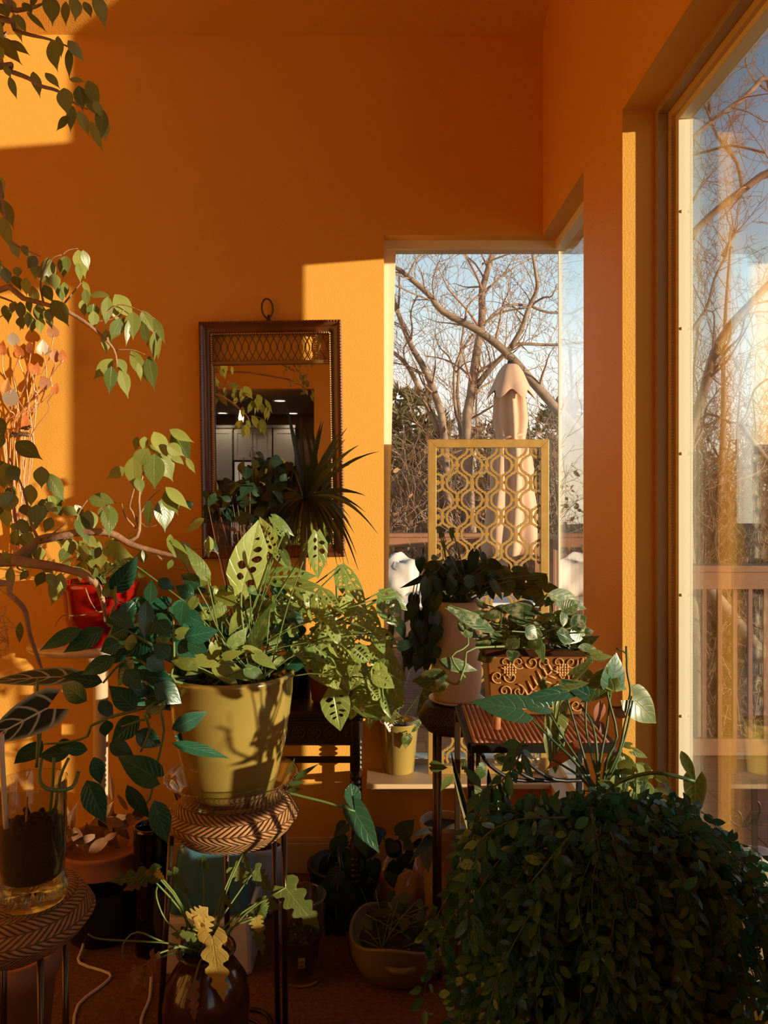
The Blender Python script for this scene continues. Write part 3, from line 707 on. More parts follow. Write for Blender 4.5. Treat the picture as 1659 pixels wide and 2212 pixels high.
for pts in ([(290, 1430), (262, 1500), (255, 1640), (230, 1800)], [(240, 1230), (238, 1380), (244, 1560), (235, 1800)]):
    sm.tube([Q('C3', a, b, 1.66) for a, b in pts], 0.0030, 6)
sm.tube([Q('C4', 265, 120, 1.63), Q('C4', 255, 260, 1.6), Q('C4', 330, 315, 1.6), Q('C4', 460, 300, 1.63), Q('C4', 500, 200, 1.66)], 0.0042, 6)
sm.tube([Q('C4', 345, 110, 1.66), Q('C4', 335, 300, 1.66), Q('C4', 318, 480, 1.66)], 0.0036, 6)
sm.tube([Q('C4', 440, 110, 1.67), Q('C4', 385, 240, 1.66), Q('C4', 350, 470, 1.66)], 0.0034, 6)
sm.build('petiole', M['stem'], T)
T = tag(MB().tube([Q('C3', 10, 1590, 1.55), Q('C4', 12, 100, 1.56), Q('C4', 35, 500, 1.60), Q('C4', 40, 560, 1.602)], 0.0055, 8, False).build('plant_stake', M['cream'], None), 'pale wooden stake leaning inside the rim of the glass vase', 'stake')

# red pot on a marble topped pedestal
rx, ry = -1.03, 2.86
T = thing('pedestal', 'slim cream pedestal with an oval marble top under the red pot', 'pedestal', (rx, ry, 0))
MB().lathe([(0.0, 0.865), (0.170, 0.865), (0.195, 0.873), (0.205, 0.884), (0.200, 0.894), (0.180, 0.898), (0.0, 0.898)], (rx, ry, 0), 48).build('marble_top', M['marble'], T)
for v_ in T.children[0].data.vertices: v_.co.y = ry+(v_.co.y-ry)*.62
MB().lathe([(0.06, 0.864), (0.06, 0.845), (0.04, 0.835), (0.026, 0.80), (0.026, 0.16), (0.035, 0.12), (0.045, 0.09), (0.045, 0.07), (0.07, 0.035), (0.072, 0.0), (0.0, 0.0)], (rx, ry, 0), 32, lambda r, z, a: (r*(1+0.06*math.cos(12*a)*(0.2 < z < 0.8)), z)).build('column', M['plinth'], T)
T.children[1].data.transform(Matrix.Translation((-.06, 0, 0)))
T = REDPOT = thing('potted_fig', 'red glazed tapered pot with a leafy plant on marble pedestal', 'potted plant', (rx, ry, 0.898))
MB().lathe([(0.0, 0.899), (0.096, 0.899), (0.102, 0.906), (0.124, 1.10), (0.130, 1.107), (0.132, 1.126), (0.124, 1.126), (0.118, 1.10), (0.0, 1.09)], (rx, ry, 0), 40).build('pot', M['red'], T)
for v_ in T.children[0].data.vertices: v_.co.x = rx+(v_.co.x-rx)*1.08
MB().disc((rx, ry, 1.10), 0.117).build('soil', M['soil'], T)

# floor level, left to right
T = DARKPOT = thing('potted_shrub', 'wide blue-black floor pot with dry leaves against the wall', 'potted plant', (-.925, 2.60, 0))
MB().lathe([(0.0, 0.0), (0.105, 0.0), (0.135, 0.05), (0.155, 0.13), (0.158, 0.19)], (-.925, 2.60, 0), 40).build('pot', M['navy'], T)
MB().lathe([(0.157, 0.235), (0.153, 0.262), (0.150, 0.285), (0.156, 0.295), (0.150, 0.302), (0.138, 0.298), (0.134, 0.27), (0.0, 0.262)], (-.925, 2.60, 0), 40).build('rim', M['terra'], T)
F = MB()
for i in range(46):
    a, q = uni(0, 6.28), uni(0, .15)
    b = V((-.925+q*math.cos(a), 2.60+q*math.sin(a), .30+uni(0, .09))); dd = V((uni(-1, 1), uni(-1, .4), uni(-.4, .9))).normalized()
    leaf(F, b, b+dd*uni(.05, .10), uni(.02, .04), 'lance', None, uni(-.4, .5), .5)
F.build('dry_foliage', M['dry'], T)
jx, jy = -0.738, 2.49
T = thing('glass_vase', 'dark smoked glass cylinder vase beside the woven pot stand', 'glass vase', (jx, jy, 0))
MB().lathe([(0.0, 0.001), (0.046, 0.001), (0.052, 0.008), (0.053, 0.36), (0.050, 0.372), (0.053, 0.385), (0.052, 0.397), (0.046, 0.397), (0.048, 0.37), (0.047, 0.02), (0, 0.015)], (jx, jy, 0), 28).build('vase', glassmat('smoked_glass', (0.06, 0.07, 0.07), 1.6), T)
hx0, hx1, hy0, hy1 = -0.66, -0.405, 2.37, 2.62
T = thing('humidifier', 'white humidifier with translucent blue water tank under the woven stand', 'humidifier', (-.53, 2.5, 0))
b = MB(); b.hexa([(hx0-.01, hy0-.01, 0), (hx1+.01, hy0-.01, 0), (hx1+.01, hy1, 0), (hx0-.01, hy1, 0), (hx0, hy0, .165), (hx1, hy0, .165), (hx1, hy1, .165), (hx0, hy1, .165)]); b.build('base', M['white'], T, False, 0.012)
g = MB()
for i in range(10): g.box(hx0+.05+i*.014, hx0+.057+i*.014, hy0-.0085, hy0-.002, .085, .145)
g.build('grille', M['plastic'], T, False)
MB().hexa([(hx0+.004, hy0+.004, .166), (hx1-.004, hy0+.004, .166), (hx1-.004, hy1-.004, .166), (hx0+.004, hy1-.004, .166), (hx0+.03, hy0+.03, .37), (hx1-.03, hy0+.03, .37), (hx1-.03, hy1-.03, .37), (hx0+.03, hy1-.03, .37)]).build('tank', M['tank'], T, False, 0.02)
MB().lathe([(.03, .37), (.03, .392), (.0, .394)], (-.53, 2.5, 0), 20).build('cap', M['navy'], T)
T = AR = thing('potted_alocasia', 'white ribbed pot behind the humidifier, one arrow leaf on a long stalk', 'potted plant', (-.425, 2.74, 0))
prof = [(0, .001), (.058, .001)]
for i in range(9): prof += [(.060+.002*i, .01+.024*i), (.066+.002*i, .022+.024*i)]
MB().lathe(prof+[(.082, .232), (.078, .236), (.074, .232), (.072, .20), (0, .19)], (-.425, 2.74, 0), 36).build('pot', M['white'], T)
MB().disc((-.425, 2.74, .205), .071).build('soil', M['soil'], T)
bx_, by_ = -.44, 1.95
T = BROWN = thing('potted_philodendron', 'dark brown glazed jar of yellowing lobed philodendron under the woven stand', 'potted plant', (bx_, by_, 0))
MB().lathe([(0, .001), (.075, .001), (.088, .025), (.102, .12), (.107, .19), (.098, .245), (.076, .28), (.066, .294), (.066, .31), (.073, .322), (.071, .327), (.062, .323), (.058, .30), (0, .294)], (bx_, by_, 0), 44).build('pot', M['brown'], T)
MB().disc((bx_, by_, .305), .058).build('soil', M['soil'], T)
cx_, cy_ = -.249, 2.37
T = thing('terrarium_jar', 'clear glass cylinder holding a black nursery pot of moss', 'glass jar', (cx_, cy_, 0))
MB().lathe([(0, .002), (.068, .002), (.073, .008), (.073, .235), (.0755, .24), (.071, .241), (.070, .235), (.070, .012), (0, .01)], (cx_, cy_, 0), 40).build('glass', M['tube_glass'], T)
T2 = thing('nursery_pot', 'black nursery pot with white sticker inside the glass cylinder', 'plant pot', (cx_, cy_, .013))
MB().lathe([(0, .014), (.046, .014), (.056, .115), (.058, .118), (.054, .12), (.050, .11), (0, .105)], (cx_, cy_, 0), 28).build('pot', M['plastic'], T2)
lb = MB()
for i in range(5):
    a0, a1 = -1.62+i*.07, -1.62+(i+1)*.07
    lb.add([(cx_+.0545*math.cos(a0), cy_+.0545*math.sin(a0), .05), (cx_+.0545*math.cos(a1), cy_+.0545*math.sin(a1), .05), (cx_+.0575*math.cos(a1), cy_+.0575*math.sin(a1), .083), (cx_+.0575*math.cos(a0), cy_+.0575*math.sin(a0), .083)], [(0, 1, 2, 3)])
lb.build('label_sticker', M['paper'], T2)
bc = MB()
for i in range(6): bc.box(cx_+.001+i*.0022, cx_+.0022+i*.0022, cy_-.0595, cy_-.059, .055, .063)
bc.box(cx_+.000, cx_+.014, cy_-.0601, cy_-.0596, .072, .0735); bc.box(cx_+.000, cx_+.010, cy_-.0601, cy_-.0596, .068, .0690)
bc.build('label_print', M['plastic'], T2, False)
F = MB()
for i in range(160):
    a, q = uni(0, 6.28), uni(0, .056)
    b = V((cx_+q*math.cos(a), cy_+q*math.sin(a), .108+uni(0, .035))); dd = V((uni(-1, 1), uni(-1, 1), uni(-.2, 1))).normalized()
    leaf(F, b, b+dd*.014, .011, 'ell', None, .1, .2)
F.build('foliage', L_dark, T2)
T = HEART = thing('potted_heartleaf', 'dark heart-leaf vine on the floor under the carved table', 'potted plant', (-.16, 2.70, 0))
MB().lathe([(0, .001), (.075, .001), (.098, .16), (.103, .165), (.103, .18), (.096, .18), (.092, .15), (0, .145)], (-.16, 2.70, 0), 32).build('pot', M['plastic'], T)
T = ORB = thing('potted_philodendron', 'round orange and cream glazed pot with heart leaves on the floor', 'potted plant', (.057, 2.74, 0))
MB().lathe([(0, .001), (.045, .001), (.07, .02), (.084, .06), (.087, .095), (.078, .135), (.058, .163), (.052, .166), (.048, .160), (.05, .14), (0, .13)], (.057, 2.74, 0), 40, lambda r, z, a: (r, z+(.022*math.sin(a*1.0+.6) if z > .15 else 0))).build('pot', M['orange'], T)
T = BOWL = thing('potted_seedlings', 'low olive bowl with wavy rim and lug handle full of seedlings', 'potted plant', (.046, 2.41, 0))
MB().lathe([(0, .001), (.105, .001), (.128, .012), (.146, .045), (.152, .08), (.150, .108), (.153, .118), (.148, .124), (.142, .118), (.140, .09), (0, .075)], (.046, 2.41, 0), 56, lambda r, z, a: (r, z+(.014*math.sin(3*a+.4) if z > .1 else 0))).build('bowl', M['moss'], T)
MB().disc((.046, 2.41, .088), .14).build('soil', M['soil'], T)
MB().tube([(.046-.036, 2.41-.143, .083), (.046-.02, 2.41-.168, .088), (.046+.005, 2.41-.172, .088), (.046+.03, 2.41-.163, .086), (.046+.045, 2.41-.143, .082)], [.007, .0105, .011, .0105, .007], 10).build('handle', M['moss'], T)
T = TALL = thing('planter_pot', 'tall ridged tan pot behind the dark round stand', 'plant pot', (.20, 2.64, 0)); prof = [(0, .001), (.056, .001)]
for i in range(14): prof += [(.058+.0012*i, .012+.023*i), (.0615+.0012*i, .023+.023*i)]
MB().lathe(prof+[(.082, .340), (.080, .350), (.074, .348), (.072, .32), (0, .31)], (.20, 2.64, 0), 36, lambda r, z, a: (r*(1+.006*math.sin(26*a)), z)).build('pot', M['tan'], T)
MB().disc((.20, 2.64, .325), .072).build('soil', M['soil'], T)
F = MB()
for tp in ((.085, 2.46, .33), (.10, 2.50, .39), (.28, 2.5, .42)): leaf(F, (.19, 2.62, .325), tp, .035, 'lance', V((0, -.4, 1)), .25, .3)
F.build('foliage', L_dark, T)
T = thing('glass_bowl', 'small clear glass bowl on the carpet by the table legs', 'glass bowl', (.205, 2.16, 0))
MB().lathe([(0, .002), (.025, .002), (.042, .02), (.046, .04), (.038, .06), (.040, .063), (.035, .06), (.043, .04), (.04, .022), (0, .006)], (.205, 2.16, 0), 28).build('bowl', M['tube_glass'], T)

# carved dark side table
T = thing('side_table', 'dark carved wooden side table with turned legs behind the olive pot', 'side table', (-.33, 2.70, 0))
tx0, tx1, ty0, ty1, tz = -.60, -.065, 2.56, 2.965, .735
tp = MB().box(tx0, tx1, ty0, ty1, tz-.022, tz); tp.box(tx0+.01, tx1-.01, ty0+.01, ty1-.01, tz-.034, tz-.022)
tp.build('top', M['carved'], T, False, .005)
MB().box(tx0+.025, tx1-.025, ty0+.022, ty0+.04, tz-.115, tz-.034).box(tx0+.025, tx1-.025, ty1-.04, ty1-.022, tz-.115, tz-.034).box(tx0+.022, tx0+.04, ty0+.04, ty1-.04, tz-.115, tz-.034).box(tx1-.04, tx1-.022, ty0+.04, ty1-.04, tz-.115, tz-.034).build('apron', M['carved'], T, False, .003)
cv = MB(); n = 9
for i in range(n):
    x = lerp(tx0+.06, tx1-.06, i/(n-1)); z = tz-.074; y = ty0+.020
    for kx, ky, r in ((0, 0, .021), (-.008, 0, .012), (.008, 0, .012), (0, .009, .011), (0, -.009, .011)):
        cv.tube([(x+kx+r*math.cos(a), y, z+ky+r*math.sin(a)) for a in [2*PI*j/12 for j in range(12)]], .0012, 4, closed=True, sub=2)
cv.tube([(tx0+.03, y, tz-.112), (tx1-.03, y, tz-.112)], .003, 5); cv.tube([(tx0+.03, y, tz-.038), (tx1-.03, y, tz-.038)], .003, 5)
cv.build('carving', M['ember'], T)
for lx in (tx0+.03, tx1-.03):
    for ly in (ty0+.03, ty1-.03):
        pr = [(.017, tz-.034), (.017, tz-.20), (.012, tz-.205), (.018, tz-.215)]
        for z0 in (tz-.215, .27):
            for i in range(6): pr += [(.017, z0-.018*i-.004), (.018, z0-.018*i-.010), (.012, z0-.018*i-.016)]
            if z0 > .3: pr += [(.012, .30), (.017, .29)]
        pr += [(.013, .14), (.016, .12), (.016, .02), (.011, 0), (0, 0)]
        MB().lathe(pr, (lx, ly, 0), 14).build('leg', M['carved'], T)
MB().bar((tx0+.03, ty0+.03, tz-.165), (tx1-.03, ty0+.03, tz-.165), .012, .02).build('stretcher', M['carved'], T, False, .002)
wx, wy = -.165, 2.69
T = BASK = thing('potted_cheese_vine', 'oxblood wicker pot of cascading swiss cheese vine on carved table', 'potted plant', (wx, wy, tz))
MB().lathe([(0, tz+.001), (.075, tz+.001), (.082, tz+.01), (.096, tz+.13), (.102, tz+.15), (.104, tz+.165), (.098, tz+.175), (.09, tz+.165), (.088, tz+.13), (0, tz+.12)], (wx, wy, 0), 36).build('pot', M['wicker'], T)
rr = MB()
for i in range(40):
    a = 2*PI*i/40; rr.ball((wx+.101*math.cos(a), wy+.101*math.sin(a), tz+.162), .009, .009, .014, 6, 4)
rr.build('braided_rim', M['wicker'], T)
T = DRAC = thing('potted_dragon_tree', 'spiky dragon tree with arching strap leaves in front of the mirror', 'potted plant', (-.31, 2.765, tz))
MB().lathe([(0, tz+.001), (.05, tz+.001), (.062, tz+.11), (.06, tz+.12), (.056, tz+.115), (0, tz+.10)], (-.31, 2.765, 0), 24).build('pot', M['plastic'], T)
T = PEP = thing('potted_peperomia', 'dark bushy round-leaved plant below the mirror', 'potted plant', (-.48, 2.70, tz))
MB().lathe([(0, tz+.001), (.06, tz+.001), (.078, tz+.13), (.074, tz+.135), (.07, tz+.125), (0, tz+.11)], (-.48, 2.70, 0), 28).build('pot', M['terra'], T)

# window sill, right hand stands
sx_, sy_ = P(863, 0, 2.985).x, 2.985
T = SILLPOT = thing('potted_cutting', 'small tapered olive pot with a plant tag on the window sill', 'potted plant', (sx_, sy_, SILL))
MB().lathe([(0, SILL+.001), (.052, SILL+.001), (.055, SILL+.004), (.0735, SILL+.188), (.075, SILL+.19), (.071, SILL+.19), (.069, SILL+.18), (0, SILL+.165)], (sx_, sy_, 0), 36).build('pot', M['olive'], T)
MB().disc((sx_, sy_, SILL+.17), .068).build('soil', M['soil'], T)
a, b = Q('W3', 180, 470, 2.925), Q('W3', 130, 380, 2.915)
MB().bar(a, b, .024, .0015, (0, -1, 0)).build('plant_tag', M['paper'], T, False)
MB().ball(lerp(a, b, .85)+V((0, -.002, 0)), .005, .001, .005, 8, 6).build('tag_dot', M['bronze'], T)
pm = MB()
for i in range(4): pm.ball(lerp(a, b, .2+.13*i)+V((0, -.0015, 0)), .0022, .0006, .0034, 6, 4)
pm.build('tag_mark', M['plastic'], T)
ux, uy, uz = .222, 2.42, .808
T = thing('plant_saucer', 'cream saucer under the tall cream urn', 'saucer', (ux, uy, uz))
MB().lathe([(0, uz), (.062, uz), (.082, uz+.008), (.085, uz+.013), (.078, uz+.013), (.06, uz+.006), (0, uz+.005)], (ux, uy, 0), 36).build('saucer', M['cream'], T)
T = URN = thing('potted_heartleaf', 'tall cream urn with a trailing dark heart-leaf vine by the corner window', 'potted plant', (ux, uy, uz+.006))
pr = [(0, .007), (.066, .007), (.070, .02), (.0755, .05), (.0775, .09), (.075, .15), (.071, .21), (.069, .27), (.071, .31), (.067, .313), (.062, .30), (0, .28)]
MB().lathe([(r+.0007*math.sin(z*420), uz+z) for r, z in pr], (ux, uy, 0), 44).build('pot', M['cream'], T)
MB().disc((ux, uy, uz+.29), .062).build('soil', M['soil'], T)
T = thing('side_table', 'black iron side table with a rattan rod top under the embossed planter', 'side table', (.335, 1.81, 0))
ax0, ax1, ay0, ay1, az = .183, .486, 1.66, 1.96, .929
bm_ = MB(); n = 26
for i in range(n):
    x = lerp(ax0+.012, ax1-.012, i/(n-1)); bm_.tube([(x, ay0+.012, az-.006), (x, ay1-.012, az-.006)], .0062, 8, False)
bm_.build('rattan_top', M['bamboo'], T)
fr = MB(); fr.bar((ax0, ay0, az-.012), (ax1, ay0, az-.012), .012, .018).bar((ax0, ay1, az-.012), (ax1, ay1, az-.012), .012, .018).bar((ax0, ay0+.006, az-.012), (ax0, ay1-.006, az-.012), .012, .018).bar((ax1, ay0+.006, az-.012), (ax1, ay1-.006, az-.012), .012, .018)
fr.build('frame', M['black'], T, False, .002)
for lx, ly in ((ax0, ay0), (ax0, ay1), (ax1, ay0), (ax1, ay1)):
    MB().box(lx-.007, lx+.007, ly-.007, ly+.007, 0, az-.021).build('leg', M['bronze'] if lx == ax0 else M['black'], T, False, .0015)
for k in range(3):
    x = ax0+.02+k*.045
    MB().tube([(x, ay0+.03, az-.02), (x+.026, ay0+.05, az-.065), (x+.085, ay0+.08, az-.108), (x+.16, ay0+.10, az-.116)], .0045, 6).build('scroll_brace', M['black'], T)
MB().bar((ax0, ay0, .12), (ax0, ay1, .12), .009, .009).build('stretcher', M['black'], T, False)
a = Q('W3', 742, 470, 1.72)
tag(MB().tube([V((a.x-.003, 1.72, az+.010)), V((a.x, 1.725, az+.045)), V((a.x+.004, 1.73, az+.054))], [.0095, .0088, .008], 10, False).build('bamboo_stub', M['bamboo'], None), 'short cut bamboo stub standing on the rattan table top', 'bamboo stub')
ex0, ex1, ey0, ey1, ez0, ez1 = .240, .478, 1.845, 1.955, az+.0015, 1.084
T = EMB = thing('potted_hoya', 'brown embossed rectangular planter of mottled hoya on the rattan table', 'potted plant', (.36, 1.9, ez0))
MB().hexa([(ex0+.012, ey0+.01, ez0), (ex1-.012, ey0+.01, ez0), (ex1-.012, ey1-.01, ez0), (ex0+.012, ey1-.01, ez0), (ex0, ey0, ez1), (ex1, ey0, ez1), (ex1, ey1, ez1), (ex0, ey1, ez1)]).build('planter', M['box'], T, False, .004)
MB().bar((ex0-.006, ey0-.003, ez1-.004), (ex1+.006, ey0-.003, ez1-.004), .014, .018).bar((ex0-.006, ey1+.003, ez1-.004), (ex1+.006, ey1+.003, ez1-.004), .014, .018).bar((ex0-.003, ey0, ez1-.004), (ex0-.003, ey1, ez1-.004), .014, .018).bar((ex1+.003, ey0, ez1-.004), (ex1+.003, ey1, ez1-.004), .014, .018).build('rim', M['brown'], T, False, .003)
rl = MB(); yf = lambda z: lerp(ey0+.01, ey0, (z-ez0)/(ez1-ez0))-.002
def spiral(cx, cz, r0, t0, turns, sg):
    pts = []
    for i in range(16):
        k = i/15; a = t0+sg*turns*2*PI*k; r = r0*(1-.86*k); x, z = cx+r*math.cos(a), cz+r*math.sin(a)
        pts.append((min(max(x, ex0+.012), ex1-.012), yf(z), min(max(z, ez0+.008), ez1-.018)))
    rl.tube(pts, [.0020, .0012], 5, sub=2)
rs = random.Random(3)
for r in range(4):
    for k in range(7):
        x = ex0+.026+k*.031+(.018 if r % 2 else 0); z = ez0+.024+r*.034
        if abs(x-.36) < .035 and r in (1, 2): continue
        spiral(x, z, .016, rs.uniform(0, 6.28), 1.25, 1 if (k+r) % 2 else -1)
for fx, fz, up in ((.36, ez0+.072, 1),):
    rl.tube([(fx-.035, yf(fz-.04), fz-.04), (fx, yf(fz), fz), (fx+.035, yf(fz+.035), fz+.035)], .002, 5)
    for i in range(7):
        k = -1+i/3.0; x, z = fx+.033*k, fz+.036*k
        rl.tube([(x, yf(z), z), (x-.012, yf(z+.02), z+.022)], [.0035, .0015], 5); rl.tube([(x, yf(z), z), (x+.022, yf(z-.01), z-.008)], [.0035, .0015], 5)
for bx, bz in ((ex0+.055, ez1-.045), (ex1-.06, ez1-.045)):
    for i in range(5):
        for j in range(5):
            x, z = bx+(i-2)*.0062, bz+(j-2)*.0062
            if abs(i-2)+abs(j-2) < 4: rl.ball((x, yf(z), z), .0032, .0022, .0032, 6, 4)
rl.build('relief', M['relief'], T)
MB().box(ex0+.01, ex1-.01, ey0+.01, ey1-.01, ez1-.02, ez1-.006).build('soil', M['soil'], T, False)
kx, ky = .325, 1.78
T = SNAKE = thing('potted_snake_plant', 'woven tan pot with pale-edged snake plant leaves under the rattan table', 'potted plant', (kx, ky, 0))
MB().lathe([(0, .001), (.066, .001), (.075, .02), (.092, .30), (.098, .37), (.094, .375), (.088, .365), (.085, .32), (0, .31)], (kx, ky, 0), 36, lambda r, z, a: (r*(1+.012*math.sin(z*130+2*math.sin(14*a))), z)).build('pot', M['tan'], T)
MB().disc((kx, ky, .325), .085).build('soil', M['soil'], T)
HX, HY2, HB = .332, 1.18, .752
T = HOYA = thing('potted_trailing_hoya', 'huge dark trailing hoya spilling over its stand by the big window', 'potted plant', (HX, HY2, HB))
MB().lathe([(0, HB+.001), (.075, HB+.001), (.098, HB+.15), (.102, HB+.165), (.097, HB+.165), (.092, HB+.14), (0, HB+.13)], (HX, HY2, 0), 28).build('pot', M['plastic'], T)
MB().disc((HX, HY2, HB+.145), .092).build('soil', M['soil'], T)
T = thing('plant_stand', 'black iron bench hidden under the trailing hoya', 'plant stand', (HX, 1.24, 0))
MB().box(.20, .475, 1.06, 1.59, HB-.016, HB).build('top', M['black'], T, False, .004)
for a, b in ((.21, 1.07), (.465, 1.07), (.21, 1.58), (.465, 1.58)): MB().tube([(a, b, HB-.016), (a, b, 0)], .008, 8, False).build('leg', M['black'], T)
T = thing('planter_pot', 'white round pot on the sill of the big window beside the hoya', 'plant pot', (.655, 1.32, SILL))
MB().lathe([(0, SILL+.001), (.04, SILL+.001), (.056, SILL+.06), (.058, SILL+.16), (.053, SILL+.215), (.056, SILL+.222), (.05, SILL+.222), (.048, SILL+.2), (0, SILL+.19)], (.665, 1.32, 0), 32).build('pot', M['white'], T)

T = thing('planter_pot', 'plain terracotta pot on the carpet under the left woven stand', 'plant pot', (-.93, 1.98, 0))
MB().lathe([(0, .001), (.075, .001), (.10, .25), (.112, .252), (.115, .31), (.105, .312), (.10, .27), (0, .26)], (-.93, 1.98, 0), 32).build('pot', M['terra'], T)
MB().disc((-.93, 1.98, .275), .10).build('soil', M['soil'], T)

# cords on the carpet
tag(MB().tube([FP(193, 2026)+V((0, 0, .06)), FP(178, 2062)+V((0, 0, .02)), FP(172, 2080, .004), FP(236, 2103, .004), FP(225, 2125, .004), FP(168, 2172, .004), FP(158, 2240, .004)], .0045, 6).build('power_cord', M['cord'], None), 'white power cord zigzagging over the carpet by the left stand', 'power cord', 'cords on the carpet')
tag(MB().tube([FP(327, 2100, .02), FP(326, 2125, .004), FP(322, 2160, .004), FP(306, 2200, .004), FP(300, 2260, .004)], .0045, 6).build('power_cord', M['cord'], None), 'white power cord curving past the left rod of the pot stand', 'power cord', 'cords on the carpet')
tag(MB().tube([FP(540, 2180, .006), FP(565, 2185, .006), FP(585, 2205, .006), FP(600, 2260, .006)], .006, 6).build('power_cord', M['plastic'], None), 'black power cord beside the dark brown jar', 'power cord', 'cords on the carpet')

# copper leaf sculpture on the wall
T = thing('wall_sculpture', 'copper leaf and stem wall sculpture with a bird nest in the sunlight', 'wall sculpture', P(45, 950, 2.97))
stm = MB()
base = Q('C3', 160, 420, 2.975)
for i, (x, y, r, k) in enumerate([(85, 570, 38, 1), (15, 620, 36, 0), (115, 640, 36, 0), (190, 625, 34, 0), (275, 615, 38, 1), (335, 508, 36, 0), (355, 675, 36, 0), (400, 672, 32, 0), (235, 755, 32, 0), (195, 752, 28, 0), (40, 865, 42, 1), (207, 886, 32, 1), (285, 850, 38, 0), (357, 880, 28, 0), (165, 1090, 30, 0), (70, 945, 50, 1)]):
    dd = 2.93+uni(-.015, .02); a = uni(-.5, .5)
    c = Q('C2', x, y, dd); R = S('C2', r, dd); F = MB()
    up = V((math.sin(a), -.15, math.cos(a))); up.normalize()
    leaf(F, c-up*R*1.2, c+up*R*1.2, R*(2.15 if i != 11 else 1.0), 'heart' if i % 3 else 'ell', V((uni(-.6, .6), -1, uni(-.2, .2))), .1, .25)
    F.build('leaf', M['silver' if k else 'copper'], T)
    e = Q('C2', 130+uni(-110, 90), 1230+uni(-60, 60), 2.96); m = Q('C2', lerp(x, 180, .45)+uni(-45, 45), lerp(y, 1180, .5), 2.955)
    stm.tube([c-up*R, lerp(c-up*R, m, .5)+V((uni(-.02, .02), 0, 0)), m, e, base+V((uni(-.06, .03), 0, uni(-.06, .05)))], .0022, 5, sub=4)
stm.build('stem', M['copper'], T)
ns = MB(); nc = Q('C2', 125, 1175, 2.93)
for i in range(70):
    a, q = uni(0, 6.28), uni(.02, .032); b = a+uni(.8, 2)
    ns.tube([nc+V((q*math.cos(a), .5*q*math.sin(a), uni(-.012, .008))), nc+V((1.25*q*math.cos((a+b)/2), .6*q*math.sin((a+b)/2), uni(-.014, .008))), nc+V((q*math.cos(b), .5*q*math.sin(b), uni(-.012, .008)))], .0011, 4, sub=2)
ns.build('nest', M['nest'], T)
bi = MB(); bc_ = Q('C2', 168, 1140, 2.92); bi.ball(bc_, .014, .008, .008, 10, 8); bi.ball(bc_+V((.013, -.002, .006)), .006, .005, .0055, 8, 6); bi.tube([bc_+V((-.01, 0, 0)), bc_+V((-.026, 0, -.004))], [.004, .002], 5)
bi.build('bird', M['bronze'], T)

# ------------------------------------------------------------------ foliage
def vine(Fo, St, pts, typ, n, size, wr=0.62, sr=0.0022, droop=0.5, out=None, jit=0.5, lim=None, fold=0.25, pet=0.03):
    """a stem with n leaves spread along it"""
    pts = [V(p) for p in pts]
    St.tube(pts, [sr, sr*0.6], 5, sub=3)
    segs = [(b-a).length for a, b in zip(pts, pts[1:])]; tot = sum(segs)
    for i in range(n):
        s = tot*(i+uni(.1, .9))/n
        for k, L in enumerate(segs):
            if s <= L or k == len(segs)-1: break
            s -= L
        p = lerp(pts[k], pts[k+1], min(1, s/max(L, 1e-6))); d = (pts[k+1]-pts[k]).normalized()
        sd = d.orthogonal(); sd.rotate(Matrix.Rotation(uni(0, 6.28), 3, d))
        o = (sd+d*0.4+V((0, 0, -droop))+V((uni(-jit, jit), uni(-jit, jit), uni(-jit, jit)))+(V(out)*0.6 if out else V())).normalized()
        q = p+o*pet*uni(.5, 1.2)+V((0, 0, pet*.3)); L2 = uni(*size)
        tip = q+(o+V((0, 0, -droop*.6))).normalized()*L2
        if lim and not (lim(tip) and lim(q)): continue
        if pet > .012: St.tube([p, q], [sr*.7, sr*.5], 4, False)
        leaf(Fo, q, tip, L2*wr*uni(.85, 1.1), typ, V((uni(-.7, .7), -1+uni(-.2, .5), uni(.1, 1.1))), uni(.02, .22), fold)
def R3(c, sx, sy, sz): return V(c)+V((uni(-sx, sx), uni(-sy, sy), uni(-sz, sz)))

# the weeping fig: trunk outside the picture, branches reaching in from the left
FIG = thing('weeping_fig', 'tall weeping fig tree reaching in from the left edge with drip-tipped leaves', 'indoor tree', (-1.52, 1.80, 0))
tx, ty = -1.52, 1.80
MB().lathe([(0, .001), (.13, .001), (.17, .30), (.18, .32), (.165, .32), (.155, .29), (0, .27)], (tx, ty, 0), 32).build('pot', M['terra'], FIG)
B = MB(); F = MB()
B.tube([(tx, ty, .25), (tx+.02, ty+.02, .7), (tx-.03, ty-.02, 1.15), (tx-.02, ty-.05, 1.6), (tx-.05, ty-.1, 2.1), (tx-.02, ty-.2, 2.5)], [.034, .03, .026, .022, .016, .009], 10)
def big(items, k=1.17): return [(a, b, a+(c-a)*k, b+(d_-b)*k, w*k) for a, b, c, d_, w in items]
def qs(c, pts, d, d2=None): return [Q(c, x, y, lerp(d, d2 if d2 is not None else d, i/(len(pts)-1))) for i, (x, y) in enumerate(pts)]
B.tube([(tx, ty, 1.05), (-1.2, 1.95, 1.30)]+qs('C3', [(0, 470), (110, 460), (250, 350), (400, 320), (475, 312)], 2.02, 2.08), [.020, .018, .017, .016, .013, .011, .004], 8)
B.tube([(tx, ty, 1.00), (-1.2, 1.92, 1.25)]+qs('C3', [(0, 482), (170, 490), (400, 525), (560, 580), (630, 650), (662, 760), (675, 870)], 2.0, 1.96), [.016, .015, .0145, .013, .0105, .009, .0085, .006, .004], 8)
B.tube(qs('C3', [(250, 355), (480, 300), (700, 300), (830, 370), (960, 410), (1060, 435), (1130, 450)], 2.03, 1.98), [.008, .010, .0095, .008, .007, .006, .003], 7)
